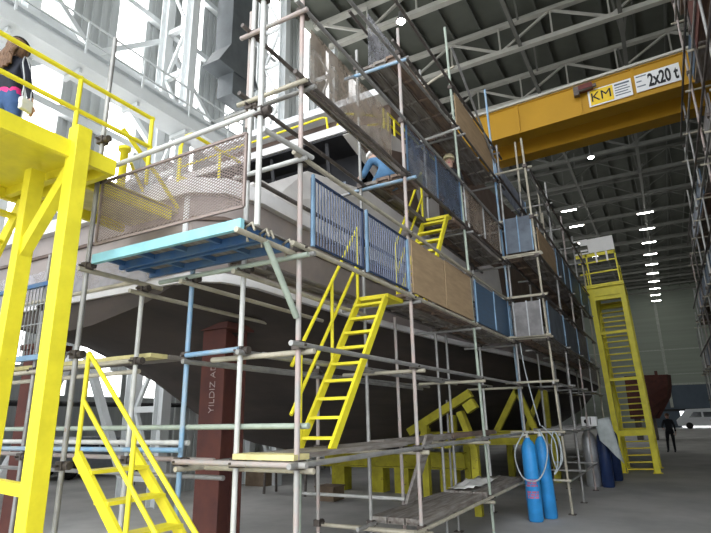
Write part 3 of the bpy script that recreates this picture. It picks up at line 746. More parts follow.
# expanded metal guard behind the handrail
def mesh_panel(nm, o, ru, rv, w, h, pitch, mtf, mtw, lab, cat, grp=None, diamond=True, frame=.03, wr=.0035):
    o, ru, rv = V(o), V(ru), V(rv); nrm = ru.cross(rv).normalized()
    t = thing(nm, o, lab, cat, grp)
    fr = MB()
    for a, b in (((0, 0), (w, 0)), ((w, 0), (w, h)), ((w, h), (0, h)), ((0, h), (0, 0))):
        fr.beam(o+ru*a[0]+rv*a[1], o+ru*b[0]+rv*b[1], frame, frame, up=nrm)
    fr.build('frame', mtf, t)
    wm = MB()
    def seg(a, b): wm.beam(o+ru*a[0]+rv*a[1], o+ru*b[0]+rv*b[1], wr*2, wr*2, up=nrm)
    if diamond:
        sl = .5; n = int((w+h/sl)/pitch)+1
        for s in (1, -1):
            for k in range(n):
                c = k*pitch-h/sl if s == 1 else k*pitch
                pts = []
                # line u = c + s*v/sl ; clip to 0<=u<=w
                v0, v1 = 0., h
                ua, ub = c+s*v0/sl, c+s*v1/sl
                for lim in (0, w):
                    pass
                def clip(va, vb):
                    lo_, hi_ = va, vb
                    if s == 1: lo_ = max(lo_, (0-c)*sl); hi_ = min(hi_, (w-c)*sl)
                    else: lo_ = max(lo_, (c-w)*sl); hi_ = min(hi_, c*sl)
                    return lo_, hi_
                a_, b_ = clip(v0, v1)
                if b_-a_ > .005: seg((c+s*a_/sl, a_), (c+s*b_/sl, b_))
    else:
        n = int(w/pitch)
        for k in range(1, n): seg((w*k/n, 0), (w*k/n, h))
    wm.build('wire_mesh', mtw, t)
    return t
mat('mesh_brown', (.30, .24, .22), .6, .2, .2, 8)
mesh_panel('mesh_guard', (-4.62, YO+.02, 3.52), (1, 0, 0), (0, 0, 1), 1.86, .66, .055, 'mesh_brown', 'mesh_brown', 'brown expanded metal guard panel above the light blue platform', 'guard panel', wr=.003, frame=.022)
# gridded blue cage panel at far left
t = mesh_panel('fence_panel', (-7.6, Y0-.1, 2.60), (1, 0, 0), (0, 0, 1), 1.72, .88, .07, 'blue_paint', 'galv_bar', 'blue framed wire grid panel behind the yellow walkway legs', 'guard panel', 'blue barred fence panels', False, .05, .005)
MB().beam((-7.6, Y0-.1, 3.0), (-5.9, Y0-.1, 3.0), .012, .012).beam((-7.6, Y0-.1, 3.24), (-5.9, Y0-.1, 3.24), .012, .012).build('cross_wire', 'galv_bar', t)
MB().bb((-7.6, Y0-.13, 2.57), (-5.9, Y0-.07, 2.63)).build('bottom_rail', 'fence_light', t)
# blue barred panels of the first bay
for y0, w, lab in ((3.97, 1.0, 'blue barred fence panel next to the corner post above the middle stair'), (5.05, 1.12, 'blue barred fence panel between the first one and the tan boards')):
    t = mesh_panel('fence_panel', (XF, y0, 3.42), (0, 1, 0), (0, 0, 1), w, .68, .052, 'fence_navy', 'fence_bar', lab, 'guard panel', 'blue barred fence panels', False, .022, .0055)
    MB().beam((XF+.01, y0, 3.40), (XF+.01, y0, 4.13), .028, .028, up=(1, 0, 0)).build('post', 'fence_light', t)
    if y0 > 5: MB().beam((XF+.01, y0+w, 3.40), (XF+.01, y0+w, 4.10), .028, .028, up=(1, 0, 0)).build('post', 'fence_light', t)
# guard boards
def gboard(nm, a, b, z0, z1, mt, lab, grp='guard boards on the scaffold', ribs=0, t_=.02, posts='fence_light'):
    """upright board between plan points a and b"""
    a, b = V((*a, 0)), V((*b, 0)); d = (b-a); n = V((d.y, -d.x, 0)).normalized()
    t = thing(nm, (a.x, a.y, z0), lab, 'guard panel', grp)
    MB().prism([a+V((0, 0, z0)), b+V((0, 0, z0)), b+V((0, 0, z1)), a+V((0, 0, z1))], n*t_).build('sheet', mt, t)
    for k in range(ribs):
        p = a.lerp(b, k/(ribs-1) if ribs > 1 else .5)+n*(t_+.012)
        MB().beam(p+V((0, 0, z0)), p+V((0, 0, z1+.02)), .022, .02, up=n).build('stiffener', posts, t)
    return t
gboard('guard_board', (XF, 6.30), (XF, 7.52), 3.41, 4.14, 'board_tan', 'tan fibre guard board, the nearer of the pair beside the blue fence', ribs=0)
gboard('guard_board', (XF, 7.55), (XF, 8.84), 3.41, 4.16, 'board_tan', 'tan fibre guard board, the farther of the pair beside the blue fence', ribs=0)
gboard('guard_board', (XF, 9.02), (XF, 10.2), 3.42, 4.15, 'panel_blue', 'ribbed blue guard sheet just past the tan boards', ribs=2)
gboard('guard_board', (XF, 10.22), (XF, 11.3), 3.42, 4.17, 'panel_blue', 'ribbed blue guard sheet touching the projecting bay', ribs=2)
gboard('guard_net', (XF, 6.3), (XF, 8.6), 5.14, 5.86, 'net_blue', 'bluish netting panel above the upper yellow stair', ribs=3, t_=.006, posts='panel_blue')
gboard('guard_net', (XF, 8.85), (XF, 11.2), 5.22, 5.92, 'net_brown', 'brownish netting panel right of the upper yellow stair', ribs=3, t_=.006, posts='galv_bar')
gboard('guard_board', (XF, 8.72), (XF, 11.2), 7.05, 7.76, 'board_tan', 'tan guard board at the top of the scaffold below the crane', ribs=0)
gboard('guard_net', (XF-.02, 3.95), (XF-.02, 5.85), 5.08, 5.80, 'net_brown', 'brown netting sheet stretched beside the corner post high up', ribs=0, t_=.006)
gboard('guard_board', (-2.52, 11.14), (-1.97, 11.14), 5.16, 5.94, 'panel_slate', 'grey blue guard panel across the upper front of the projecting bay', ribs=3)
gboard('guard_board', (-2.50, 11.16), (-1.97, 11.16), 3.40, 4.10, 'panel_grey', 'brownish grey guard panel across the lower front of the projecting bay', ribs=3, posts='galv_bar')
gboard('guard_board', (X1, 11.45), (X1, 13.6), 5.15, 5.75, 'board_tan', 'tan guard board along the upper side of the projecting bay')
gboard('guard_board', (X1, 13.6), (X1, 15.7), 5.15, 5.85, 'panel_slate', 'slate blue guard sheet following the tan board on the far scaffold', ribs=3)
gboard('guard_board', (X1, 15.75), (X1, 17.8), 5.12, 5.85, 'panel_blue', 'blue guard sheet on the upper far scaffold, second before the tower', ribs=2)
gboard('guard_board', (X1, 17.85), (X1, 19.9), 5.10, 5.85, 'panel_blue', 'blue guard sheet on the upper far scaffold, next to the tower', ribs=2)
gboard('guard_board', (X1, 11.5), (X1, 13.5), 3.42, 4.12, 'panel_slate', 'slate guard sheet along the lower side of the projecting bay', ribs=2)
gboard('guard_board', (X1, 13.55), (X1, 15.7), 3.42, 4.10, 'panel_slate', 'slate guard sheet on the lower far scaffold, second from the bay', ribs=2)
gboard('guard_board', (X1, 15.75), (X1, 17.8), 3.42, 4.10, 'panel_grey', 'grey guard sheet on the lower far scaffold, third from the bay', ribs=2)
gboard('guard_board', (XF-.03, 11.55), (XF-.03, 14.6), 6.95, 7.6, 'panel_pale', 'pale slate guard sheet topmost on the far scaffold below the crane', ribs=2)
gboard('guard_net', (XBK+.1, 6.4), (XBK+.1, 8.4), 7.1, 8.1, 'foil', 'clear foil hung at the top of the scaffold near the round lamp', ribs=0, t_=.006)

# ================================================================ YELLOW STAIRS
def stair(name, foot, run, rise, side, width, n, lab, rail_side=0, mt='yellow', landing=0., rails=True, sw=.09, posts=(0., .5, 1.), grp='yellow access stairs', lowrail=True, rail_ext=0., rh=.85):
    """foot: point at the foot of the first stringer; run: plan vector of the flight; side: unit plan vector across"""
    foot, run, side = V(foot), V((*run, 0)), V((*side, 0)); up = V((0, 0, 1)); d = run+up*rise
    t = thing(name, foot, lab, 'stair', grp)
    for k in (0, 1):
        a = foot+side*width*k; MB().beam(a, a+d, .035, sw, up=up).build('stringer', mt, t)
    for k in range(n):
        c = foot+d*((k+.6)/n)+side*width/2
        MB().beam(c-side*(width/2+.005), c+side*(width/2+.005), run.length/n*.75, .03, up=up).build('tread', mt, t)
    if landing:
        c = foot+d+side*width/2; rn = run.normalized()
        MB().prism([c-side*(width/2+.03), c+side*(width/2+.03), c+side*(width/2+.03)+rn*landing, c-side*(width/2+.03)+rn*landing], up*.05).build('landing', mt, t)
    if rails:
        for rs in ((rail_side,) if rail_side < 2 else (0, 1)):
            a = foot+side*width*rs
            for h, nm in ((rh, 'handrail'), (rh*.52, 'mid_rail')) if lowrail else ((rh, 'handrail'),):
                MB().tube(a+up*h-d*rail_ext, a+d+up*h, .02, 8).build(nm, mt, t)
            for s in posts: MB().tube(a+d*s, a+d*s+up*rh, .02, 8).build('railing_post', mt, t)
    return t
stair('stair', (-4.38, 3.0, 1.60), (1.64, 0), -1.57, (0, 1), .56, 7, 'yellow stair coming down to the floor at the lower left', 0, posts=(0., .42, .95))
stair('stair', (-3.22, 4.55, 1.56), (0, 1.28), 1.72, (1, 0), .38, 9, 'yellow stair in the middle rising from the low board beside the corner post', 0, landing=.45, posts=(.02, .5, .98), rh=.98, rail_ext=.1)
stair('stair', (-3.22, 7.0, 3.42), (0, 1.2), 1.68, (1, 0), .42, 8, 'yellow upper stair above the tan boards', 0, landing=.4, posts=(0., .98), rh=.92)

# ================================================================ YELLOW WALKWAY AT THE LEFT
wk = thing('yellow_walkway', (-5.0, 2.6, 0), 'tall yellow elevated walkway on legs at the left with railings', 'walkway')
PX, PZ = -4.33, 4.27
MB().bb((-5.75, .3, PZ-.03), (PX, 2.96, PZ)).build('deck_plate', 'yellow', wk)
MB().bb((PX-.02, .3, PZ-.14), (PX+.03, 3.0, PZ+.015)).build('edge_beam', 'yellow', wk)
MB().bb((-5.78, .3, PZ-.14), (-5.73, 3.0, PZ+.015)).build('edge_beam', 'yellow', wk)
MB().bb((-5.73, 2.94, PZ-.14), (PX-.02, 3.0, PZ+.01)).build('end_beam', 'yellow', wk)
for y in (1.2, 2.0, 2.75): MB().bb((-5.72, y, PZ-.12), (PX-.03, y+.06, PZ-.03)).build('cross_beam', 'yellow', wk)
LX = -4.27
o = MB().beam((LX+.02, 2.6, 0), (LX-.02, 2.6, PZ+.16), .14, .14, up=(0, 1, 0)).build('leg', 'yellow', wk, bevel=.006)
o = MB().beam((-4.98, 2.6, 0), (-4.93, 2.6, PZ-.1), .11, .14, up=(0, 1, 0)).build('leg', 'yellow', wk, bevel=.006)
MB().beam((-4.93, 2.6, 3.35), (LX-.05, 2.6, 4.08), .09, .11).build('knee_brace', 'yellow', wk)
MB().beam((-4.97, 2.6, 1.40), (LX, 2.6, 1.36), .07, .09).build('cross_brace', 'yellow', wk)
MB().bb((LX-.15, 2.45, 0), (LX+.15, 2.75, .02)).bb((-5.12, 2.46, 0), (-4.84, 2.74, .02)).build('foot_plate', 'yellow', wk)
for z, nm, ye in ((4.95, 'top_rail', 3.4), (4.62, 'mid_rail', 3.4)):
    MB().tube((PX+.0, .4, z), (PX, ye, z), .022, 8).build(nm, 'yellow', wk)
MB().tube((PX-1.42, .4, 4.95), (PX-1.42, 2.95, 4.95), .022, 8).build('top_rail', 'yellow', wk)
MB().tube((PX-1.42, .4, 4.62), (PX-1.42, 2.95, 4.62), .022, 8).build('mid_rail', 'yellow', wk)
for y in (.6, 1.55, 2.56, 3.38): MB().tube((PX, y, 4.2), (PX, y, 4.97), .022, 8).build('railing_post', 'yellow', wk)
for y in (.6, 1.8, 2.9): MB().tube((PX-1.42, y, 4.2), (PX-1.42, y, 4.97), .022, 8).build('railing_post', 'yellow', wk)
# gangway from the walkway to the ship
gw = thing('gangway', (-4.9, 3.6, 4.27), 'yellow gangway bridging from the walkway to the ship deck', 'gangway')
MB().bb((-5.6, 3.02, 4.24), (-4.75, 4.5, 4.27)).build('deck_plate', 'plank_yellow', gw)
for x in (-5.6, -4.78): MB().bb((x-.02, 3.02, 4.13), (x+.03, 4.1, 4.29)).build('edge_beam', 'yellow', gw)
MB().lathe((-4.87, 3.48, 4.27), [(.045, 0), (.045, .50), (.07, .50), (.07, .54), (.05, .55)], 10).build('bollard_post', 'yellow', gw)
MB().path([(-4.76, 3.35, 4.95), (-4.76, 3.85, 4.6), (-4.76, 4.2, 4.3)], .025, 7).build('rail', 'yellow', gw)
MB().path([(-5.3, 4.1, 4.62), (-4.78, 3.5, 4.62)], .02, 7).build('rail', 'yellow', gw)
# stair leaving the walkway to the left
stair('stair', (-5.62, 2.26, 4.12), (-1.35, 0), -2.1, (0, 1), .62, 8, 'yellow stair hanging from the walkway at the left edge', 2, rails=False, sw=.14)

# ================================================================ STAIR TOWER AT THE RIGHT
tw = thing('stair_tower', (-1.1, 21.5, 0), 'tall yellow stair tower at the end of the scaffold with white board on top', 'stair tower')
TX0, TX1, TYa, TYb = -1.62, -.62, 20.6, 22.6
for x, y, lx in ((TX0, TYa, -.02), (TX1, TYa, -.02), (TX0, TYb, 0), (TX1, TYb, 0)):
    MB().beam((x, y, 0), (x, y, 6.2), .17, .17, up=(0, 1, 0)).build('leg', 'yellow', tw)
    MB().bb((x-.14, y-.14, 0), (x+.14, y+.14, .02)).build('foot_plate', 'yellow', tw)
for z in (1.25, 5.85):
    MB().beam((TX0, TYa, z), (TX1, TYa, z), .1, .18).build('cross_beam', 'yellow', tw)
    MB().beam((TX0, TYb, z), (TX1, TYb, z), .1, .18).build('cross_beam', 'yellow', tw)
for z in (1.25, 3.0, 4.6): MB().beam((TX0, TYa, z), (TX0, TYb, z), .08, .12).build('side_beam', 'yellow', tw)
for z in (3.0, 4.6): MB().beam((TX0, TYa+.05, z), (TX1, TYa+.05, z), .06, .10).build('cross_beam', 'yellow', tw)
def flight(ya, yb, za, zb, n):
    for x in (TX0+.11, TX1-.11): MB().beam((x, ya, za), (x, yb, zb), .03, .14).build('stringer', 'yellow', tw)
    for k in range(n):
        s = (k+.5)/n
        MB().box((( TX0+TX1)/2, ya+(yb-ya)*s, za+(zb-za)*s), (.76, .17, .04)).build('tread', 'yellow', tw)
flight(20.85, 22.45, 0, 2.1, 10); flight(22.45, 20.85, 2.1, 4.2, 10); flight(20.85, 22.45, 4.2, 6.2, 10)
MB().bb((TX0-.26, TYa-.2, 6.2), (TX1+.1, TYb+.15, 6.32)).build('platform', 'yellow', tw)
MB().prism([(TX0-.24, TYa-.1, 6.2), (TX1, TYa-.1, 6.2), (TX1-.05, TYa-.1, 5.9), (TX0-.1, TYa-.1, 5.9)], (0, .06, 0)).build('gusset', 'yellow', tw)
for x in (TX0-.12, TX0+.05, TX1): MB().beam((x, TYa-.12, 6.3), (x, TYa-.12, 7.55), .05, .05).build('railing_post', 'yellow', tw)
for x in (TX0-.2, TX1): MB().beam((x, TYb, 6.3), (x, TYb, 7.4), .05, .05).build('railing_post', 'yellow', tw)
for z in (6.75, 7.15): MB().beam((TX0-.25, TYa-.12, z), (TX1, TYa-.12, z), .04, .05).build('rail', 'yellow', tw)
for z in (6.75, 7.15): MB().beam((TX1, TYa-.12, z), (TX1, TYb, z), .04, .05).build('rail', 'yellow', tw)
MB().beam((TX0-.3, TYa-.12, 7.42), (TX1+.02, TYa-.12, 7.42), .05, .12).build('rail', 'yellow', tw)
bw = thing('notice_board', (-1.1, 20.45, 7.5), 'white board with dark framed window fixed on top of the yellow tower', 'board')
MB().bb((TX0+.2, TYa-.2, 7.48), (TX1+.02, TYa-.16, 8.0)).build('panel', 'board_white', bw)
fr = MB()
for a, b in (((TX0-.33, 7.5), (TX0+.18, 7.5)), ((TX0-.33, 8.0), (TX0+.18, 8.0)), ((TX0-.33, 7.5), (TX0-.33, 8.0)), ((TX0+.18, 7.5), (TX0+.18, 8.0))):
    fr.beam((a[0], TYa-.18, a[1]), (b[0], TYa-.18, b[1]), .04, .05)
fr.build('frame', 'board_white', bw)
MB().bb((TX0-.08, TYa-.2, 7.8), (TX0+.16, TYa-.17, 7.99)).build('sheet', 'board_white', bw)
MB().bb((TX0-.1, TYa-.2, 7.58), (TX0+.14, TYa-.17, 7.64)).build('sheet', 'board_white', bw)
for x in (TX0+.35, TX1-.3): MB().bb((x, TYa-.19, 7.1), (x+.06, TYa-.16, 7.48)).build('bracket', 'board_white', bw)

# the tower leans a little towards the scaffold
tw.rotation_euler = (0, -.036, 0)
bw.location.x -= .265; bw.rotation_euler = (0, -.036, 0)

# ================================================================ GAS CYLINDERS AND GEAR
def gas(x, y, r, h, mt, lab, lean=(0, 0), cap='valve', bands=False):
    t = thing('gas_cylinder', (x, y, 0), lab, 'gas cylinder', 'gas cylinders by the scaffold')
    ax = V((lean[0], lean[1], 1)).normalized()
    MB().lathe((x, y, .005), [(r*.86, 0), (r, .04), (r, h-.22), (r*.93, h-.13), (r*.68, h-.05), (r*.34, h), (r*.30, h+.03)], 20, ax).build('body', mt, t)
    tp = V((x, y, 0))+ax*h
    MB().lathe(tp, [(.042, 0), (.042, .05), (.022, .06), (.022, .12), (.035, .12), (.035, .145)], 10, ax).tube(tp+ax*.08, tp+ax*.08+V((-.09, -.04, 0)), .018, 8).build('valve', cap, t)
    if bands:
        d0 = math.atan2(-y, -x)
        for z in (.42, .62):
            mb = MB()
            for k in range(9):
                for rr in (0, 1, 2):
                    if (k*3+rr*5+int(z*50)) % 4 == 0: continue
                    a = d0-.75+k*.17; c = V((x, y, z+rr*.045))+ax*0
                    mb.box(c+V((math.cos(a), math.sin(a), 0))*(r+.001)+V((ax.x, ax.y, 0))*(z), (.004, .030, .034), Matrix.Rotation(a, 3, 'Z'))
            mb.build('stencil_lettering', 'red_text', t)
    return t
c1 = at(530, 517, Z=0); c2 = at(545, 513, Z=0)
gas(-2.40, 10.85, .135, 1.42, 'cyl_blue', 'bright blue gas cylinder with red stencilled bands, front one of two', (-.02, .03), bands=True)
gas(-2.22, 11.28, .125, 1.45, 'cyl_blue', 'plain blue gas cylinder standing behind the stencilled blue one', (-.045, .03))
gas(-2.05, 16.55, .19, 1.40, 'cyl_silver', 'silver gas tank standing beside the draped grey cloth')
gas(-1.70, 16.5, .16, 1.40, 'cyl_navy', 'dark navy gas cylinder under the grey cloth')
gas(-1.62, 18.2, .16, 1.40, 'cyl_navy', 'dark navy gas cylinder farther back beside the yellow tower')
# hose loops
def curve_pts(ctrl, n=10):
    out_ = []
    P = [V(c) for c in ctrl]; P = [P[0]]+P+[P[-1]]
    for i in range(1, len(P)-2):
        for k in range(n):
            s = k/n; a, b, c, d = P[i-1], P[i], P[i+1], P[i+2]
            out_.append(.5*((2*b)+(-a+c)*s+(2*a-5*b+4*c-d)*s*s+(-a+3*b-3*c+d)*s**3))
    out_.append(P[-2]); return out_
tag(MB().path(curve_pts([(-2.45, 10.72, 1.55), (-2.62, 10.62, 1.2), (-2.52, 10.56, .80), (-2.28, 10.62, .72), (-2.12, 10.72, .95), (-2.08, 10.85, 1.3), (-2.22, 11.0, 1.6)]), .013, 6).build('gas_hose', 'hose_grey'), 'grey gas hose looping around the front blue cylinder', 'hose', 'gas hoses')
tag(MB().path(curve_pts([(-2.2, 11.2, 1.66), (-1.98, 11.1, 1.4), (-1.95, 11.0, 1.0), (-2.03, 10.98, .8), (-1.9, 11.0, 1.0), (-1.88, 11.1, 1.35), (-2.0, 11.2, 1.55), (-2.05, 11.1, 1.2), (-1.97, 11.02, .9), (-1.87, 11.1, 1.1), (-1.95, 11.2, 1.5)]), .012, 6).build('gas_hose', 'hose_grey'), 'coiled grey hose hanging right of the blue cylinders', 'hose', 'gas hoses')
tag(MB().path(curve_pts([(-2.25, 11.3, 1.66), (-2.35, 11.3, 2.2), (-2.45, 11.35, 2.8), (-2.5, 11.4, 3.3)]), .012, 6).build('gas_hose', 'hose_grey'), 'grey hose rising from the blue cylinders into the scaffold', 'hose', 'gas hoses')
tag(MB().path(curve_pts([(-4.6, 5.0, .02), (-4.0, 4.9, .02), (-3.5, 5.0, .02), (-3.0, 4.85, .02)]), .016, 6).build('floor_hose', 'hose_blue'), 'blue hose lying on the floor behind the corner post', 'hose', 'gas hoses')
# white control box and the cloth
bx = thing('control_box', (-1.9, 16.0, 1.5), 'white control box on the scaffold above the silver tank', 'box')
MB().bb((-2.10, 15.9, 1.56), (-1.72, 16.15, 1.80)).build('casing', 'sign_white', bx, bevel=.012)
MB().lathe((-1.98, 15.9, 1.68), [(.055, 0), (.055, .012), (.02, .014)], 14, (0, -1, 0)).build('dial', 'sign_black', bx)
MB().bb((-1.88, 15.885, 1.6), (-1.86, 15.9, 1.78)).build('label_strip', 'sign_black', bx)
rows = []
for i in range(13):
    s = i/12; row = []
    for j in range(9):
        u_ = j/8
        tl, tr_, bl, brr = V((-1.80, 16.12, 1.72)), V((-1.42, 16.22, 1.78)), V((-1.72, 16.05, 1.20)), V((-1.22, 16.05, .62))
        p_ = tl.lerp(tr_, u_).lerp(bl.lerp(brr, u_), s)
        row.append(p_+V((0, -.05*math.sin(u_*9+s*2)*s-.04*math.sin(s*5), 0)))
    rows.append(row)
tag(MB().grid(rows).build('draped_cloth', 'cloth_grey', solid=.006), 'pale grey cloth draped over the dark cylinders beside the tower', 'cloth')

# ================================================================ PEOPLE
def person(name, loc, facing, J, mats, label, hair=None, hat=None, scale=1.):
    """one continuous skinned body; J overrides joints of a standing figure looking along +Y; mats(co, part) picks the clothing"""
    base = dict(pelvis=(0, 0, .95), spine=(0, -.01, 1.10), chest=(0, 0, 1.30), neck=(0, -.005, 1.47), jaw=(0, .015, 1.56), head=(0, .02, 1.64), crown=(0, .01, 1.715))
    for s, k in ((1, 'r'), (-1, 'l')):
        base.update({'sh'+k: (s*.17, 0, 1.41), 'el'+k: (s*.235, -.02, 1.14), 'wr'+k: (s*.255, .05, .90), 'pa'+k: (s*.255, .07, .82),
                     'hi'+k: (s*.10, 0, .90), 'kn'+k: (s*.105, .02, .50), 'an'+k: (s*.105, -.02, .10), 'to'+k: (s*.12, .16, .045)})
    base.update(J)
    rad = dict(pelvis=(.155, .115), spine=(.13, .10), chest=(.155, .11), neck=(.055, .055), jaw=(.070, .075), head=(.083, .098), crown=(.055, .062))
    for k in 'rl': rad.update({'sh'+k: (.07, .07), 'el'+k: (.045, .045), 'wr'+k: (.032, .032), 'pa'+k: (.042, .022), 'hi'+k: (.10, .11), 'kn'+k: (.065, .065), 'an'+k: (.045, .05), 'to'+k: (.045, .035)})
    ed = [('pelvis', 'spine'), ('spine', 'chest'), ('chest', 'neck'), ('neck', 'jaw'), ('jaw', 'head'), ('head', 'crown')]
    for k in 'rl': ed += [('chest', 'sh'+k), ('sh'+k, 'el'+k), ('el'+k, 'wr'+k), ('wr'+k, 'pa'+k), ('pelvis', 'hi'+k), ('hi'+k, 'kn'+k), ('kn'+k, 'an'+k), ('an'+k, 'to'+k)]
    def skin(vs, es, rs, root, lev):
        me = bpy.data.meshes.new('t'); me.from_pydata([tuple(v) for v in vs], es, [])
        ob = bpy.data.objects.new('t', me); COL.objects.link(ob)
        sk = ob.modifiers.new('s', 'SKIN'); sk.use_smooth_shade = True
        for i, r_ in enumerate(rs):
            d_ = me.skin_vertices[0].data[i]; d_.radius = r_; d_.use_root = (i == root)
        sb_ = ob.modifiers.new('u', 'SUBSURF'); sb_.levels = lev; sb_.render_levels = lev
        dg = bpy.context.evaluated_depsgraph_get()
        r_ = bpy.data.meshes.new_from_object(ob.evaluated_get(dg))
        bpy.data.objects.remove(ob); return r_
    names = list(base); idx = {n: i for i, n in enumerate(names)}
    parts = [(skin([base[n] for n in names], [(idx[a], idx[b]) for a, b in ed], [rad[n] for n in names], idx['pelvis'], 2), 'body')]
    for k, s in (('r', 1), ('l', -1)):
        wr, pa = V(base['wr'+k]), V(base['pa'+k]); d = (pa-wr).normalized(); sd, uu, _ = basis(d, (s, 0, 0)); fw = V((0, 1, 0)); ac = (fw-d*fw.dot(d)).normalized(); pn = d.cross(ac)*(-s)
        for f_, ln in ((-1.5, .055), (-.5, .07), (.5, .075), (1.5, .068)):
            b0 = pa+ac*f_*.018
            vs = [b0-d*.02, b0+d*.03, b0+d*(.03+ln*.5)+pn*.012, b0+d*(.03+ln*.9)+pn*.035]
            parts.append((skin(vs, [(0, 1), (1, 2), (2, 3)], [(.010, .010), (.0095, .0095), (.009, .009), (.007, .007)], 0, 1), 'hand'))
        b0 = pa-d*.03+ac*.035
        parts.append((skin([b0-ac*.015, b0+ac*.015+d*.03, b0+ac*.02+d*.065+pn*.015], [(0, 1), (1, 2)], [(.012, .012), (.011, .011), (.008, .008)], 0, 1), 'hand'))
    mb = MB(); tagp = []
    for me, pt in parts:
        mb.add([v.co for v in me.vertices], [tuple(p.vertices) for p in me.polygons], True); tagp += [pt]*len(me.polygons)
    # nose and ears
    hd, jw = V(base['head']), V(base['jaw']); upv = (hd-jw).normalized(); fwd = V((0, 1, 0)); fwd = (fwd-upv*fwd.dot(upv)).normalized(); sdv = fwd.cross(upv)
    n0 = len(mb.f)
    ns = hd-upv*.02+fwd*.088
    mb.add([ns+upv*.04, ns-upv*.012+sdv*.016, ns-upv*.012-sdv*.016, ns+fwd*.028-upv*.008], [(0, 1, 3), (0, 3, 2), (1, 2, 3)], True)
    for s in (1, -1):
        e = hd-upv*.015+sdv*s*.082
        mb.lathe(e, [(.008, -.004), (.026, .004), (.022, .014), (.008, .016)], 8, sdv*s)
    tagp += ['head']*(len(mb.f)-n0)
    R = Matrix.Rotation(facing, 4, 'Z'); T = Matrix.Translation(V(loc))@R@Matrix.Scale(scale, 4)
    t = thing(name, loc, label, 'person')
    raw = [V(v) for v in mb.v]
    mb.v = [tuple(T@p) for p in raw]
    o_ = mb.build('body', 'skin', t)
    me = o_.data; slots = {}
    hand = [V(base['wr'+k]) for k in 'rl']+[V(base['pa'+k]) for k in 'rl']
    for p, pt in zip(me.polygons, tagp):
        c = V((0, 0, 0))
        for vi in p.vertices: c += raw[vi]
        c /= len(p.vertices)
        near = min((c-h).length for h in hand)
        if pt != 'body' or near < .045 or (c-V(base['pa'+'r'])).length < .09 or (c-V(base['pa'+'l'])).length < .09: mn = 'skin'
        elif (c-jw).length < .13 and c.z > jw.z-.06 or (c-hd).length < .14: mn = 'skin'
        else: mn = mats(c, base)
        if mn not in slots: slots[mn] = len(me.materials) if mn != 'skin' else 0; 
        if mn != 'skin' and M[mn].name not in [m_.name for m_ in me.materials]: me.materials.append(M[mn])
        p.material_index = [m_.name for m_ in me.materials].index(M[mn].name)
    W = lambda p: T@V(p)
    for s in (1, -1):
        MB().lathe(W(hd+upv*.012+sdv*s*.032+fwd*.080), [(.002, 0), (.009, .004), (.004, .012)], 6, (R@fwd.to_4d()).to_3d() if False else (R.to_3x3()@fwd)).build('eye', 'sign_black', t)
    MB().box(W(hd-upv*.055+fwd*.083), (.042*scale, .010, .008), R.to_3x3()).build('mouth', 'pink', t)
    return t, W, base, hd, upv, fwd, sdv, R.to_3x3()

def hat_on(t, W, hd, upv, fwd, R3, mt):
    c = W(hd+upv*.035)
    MB().lathe(c, [(.118, 0), (.118, .02), (.108, .06), (.08, .105), (.035, .128), (.004, .132)], 16, R3@upv).prism([c+R3@(fwd*.09+V((-.08, 0, 0))), c+R3@(fwd*.09+V((.08, 0, 0))), c+R3@(fwd*.165+V((.045, 0, -.01))), c+R3@(fwd*.165+V((-.045, 0, -.01)))], (0, 0, .012)).build('hard_hat', mt, t)

# woman on the walkway, seen from behind
def wm(c, b):
    if c.z < .12: return 'shoe'
    if abs(c.x) > .19 and c.z > .85: return 'jacket'
    if c.z > 1.055: return 'jacket'
    return 'pink' if c.z > 1.0 else 'jeans'
loc = (-5.52, 2.53, PZ)
t, W, b_, hd, upv, fwd, sdv, R3 = person('person', loc, math.radians(12), dict(elr=(.27, -.01, 1.13), wrr=(.285, .06, .90), par=(.285, .075, .82)), wm,
    'person with brown hair, black jacket and blue jeans, seen from behind on the yellow walkway', scale=.88)
h = MB()
h.lathe(W(hd-upv*.06-fwd*.02), [(.075, -.05), (.100, 0), (.112, .06), (.105, .12), (.07, .165), (.01, .185)], 18, R3@upv)
h.build('hair', 'hair', t)
hb = MB(); random.seed(3)
for k in range(26):
    a = -1.15+2.3*k/25; r_ = .095
    p0 = hd+upv*(.05+.02*random.random())-fwd*(r_*math.cos(a))+sdv*(r_*math.sin(a))
    p2 = V((hd.x*.4+.11*math.sin(a)*(.6+.4*random.random()), -.115-.02*math.cos(a), 1.34-.05*random.random()+.06*abs(math.sin(a))))
    p1 = (p0+p2)/2+V((.015*math.sin(k*2.1), -.035, .02))
    hb.path([W(p) for p in curve_pts([p0, p1, p1.lerp(p2, .5)+V((.012*math.sin(k*3), -.012, 0)), p2], 4)], .017, 6)
hb.build('hair_locks', 'hair', t)
MB().lathe(W(hd+upv*.055-fwd*.0), [(.114, 0), (.117, .012), (.114, .024)], 18, R3@(upv*.8+fwd*.6)).build('hair_band', 'sign_black', t)
bg = thing('handbag', W((.30, -.02, .80)), 'small white shoulder bag hanging at the right hip of the person on the walkway', 'handbag')
MB().box(W((.31, -.02, .80)), (.05, .13, .13), R3).build('pouch', 'bag_white', bg, bevel=.012)
MB().box(W((.31, -.02, .84)), (.056, .136, .06), R3).build('flap', 'bag_white', bg, bevel=.01)
MB().path([W(p) for p in curve_pts([(.31, .04, .86), (.30, .02, 1.1), (.245, .0, 1.35), (.20, -.03, 1.47), (.235, -.08, 1.35), (.295, -.07, 1.1), (.31, -.075, .86)], 5)], .008, 6).build('strap', 'galv_bar', bg)

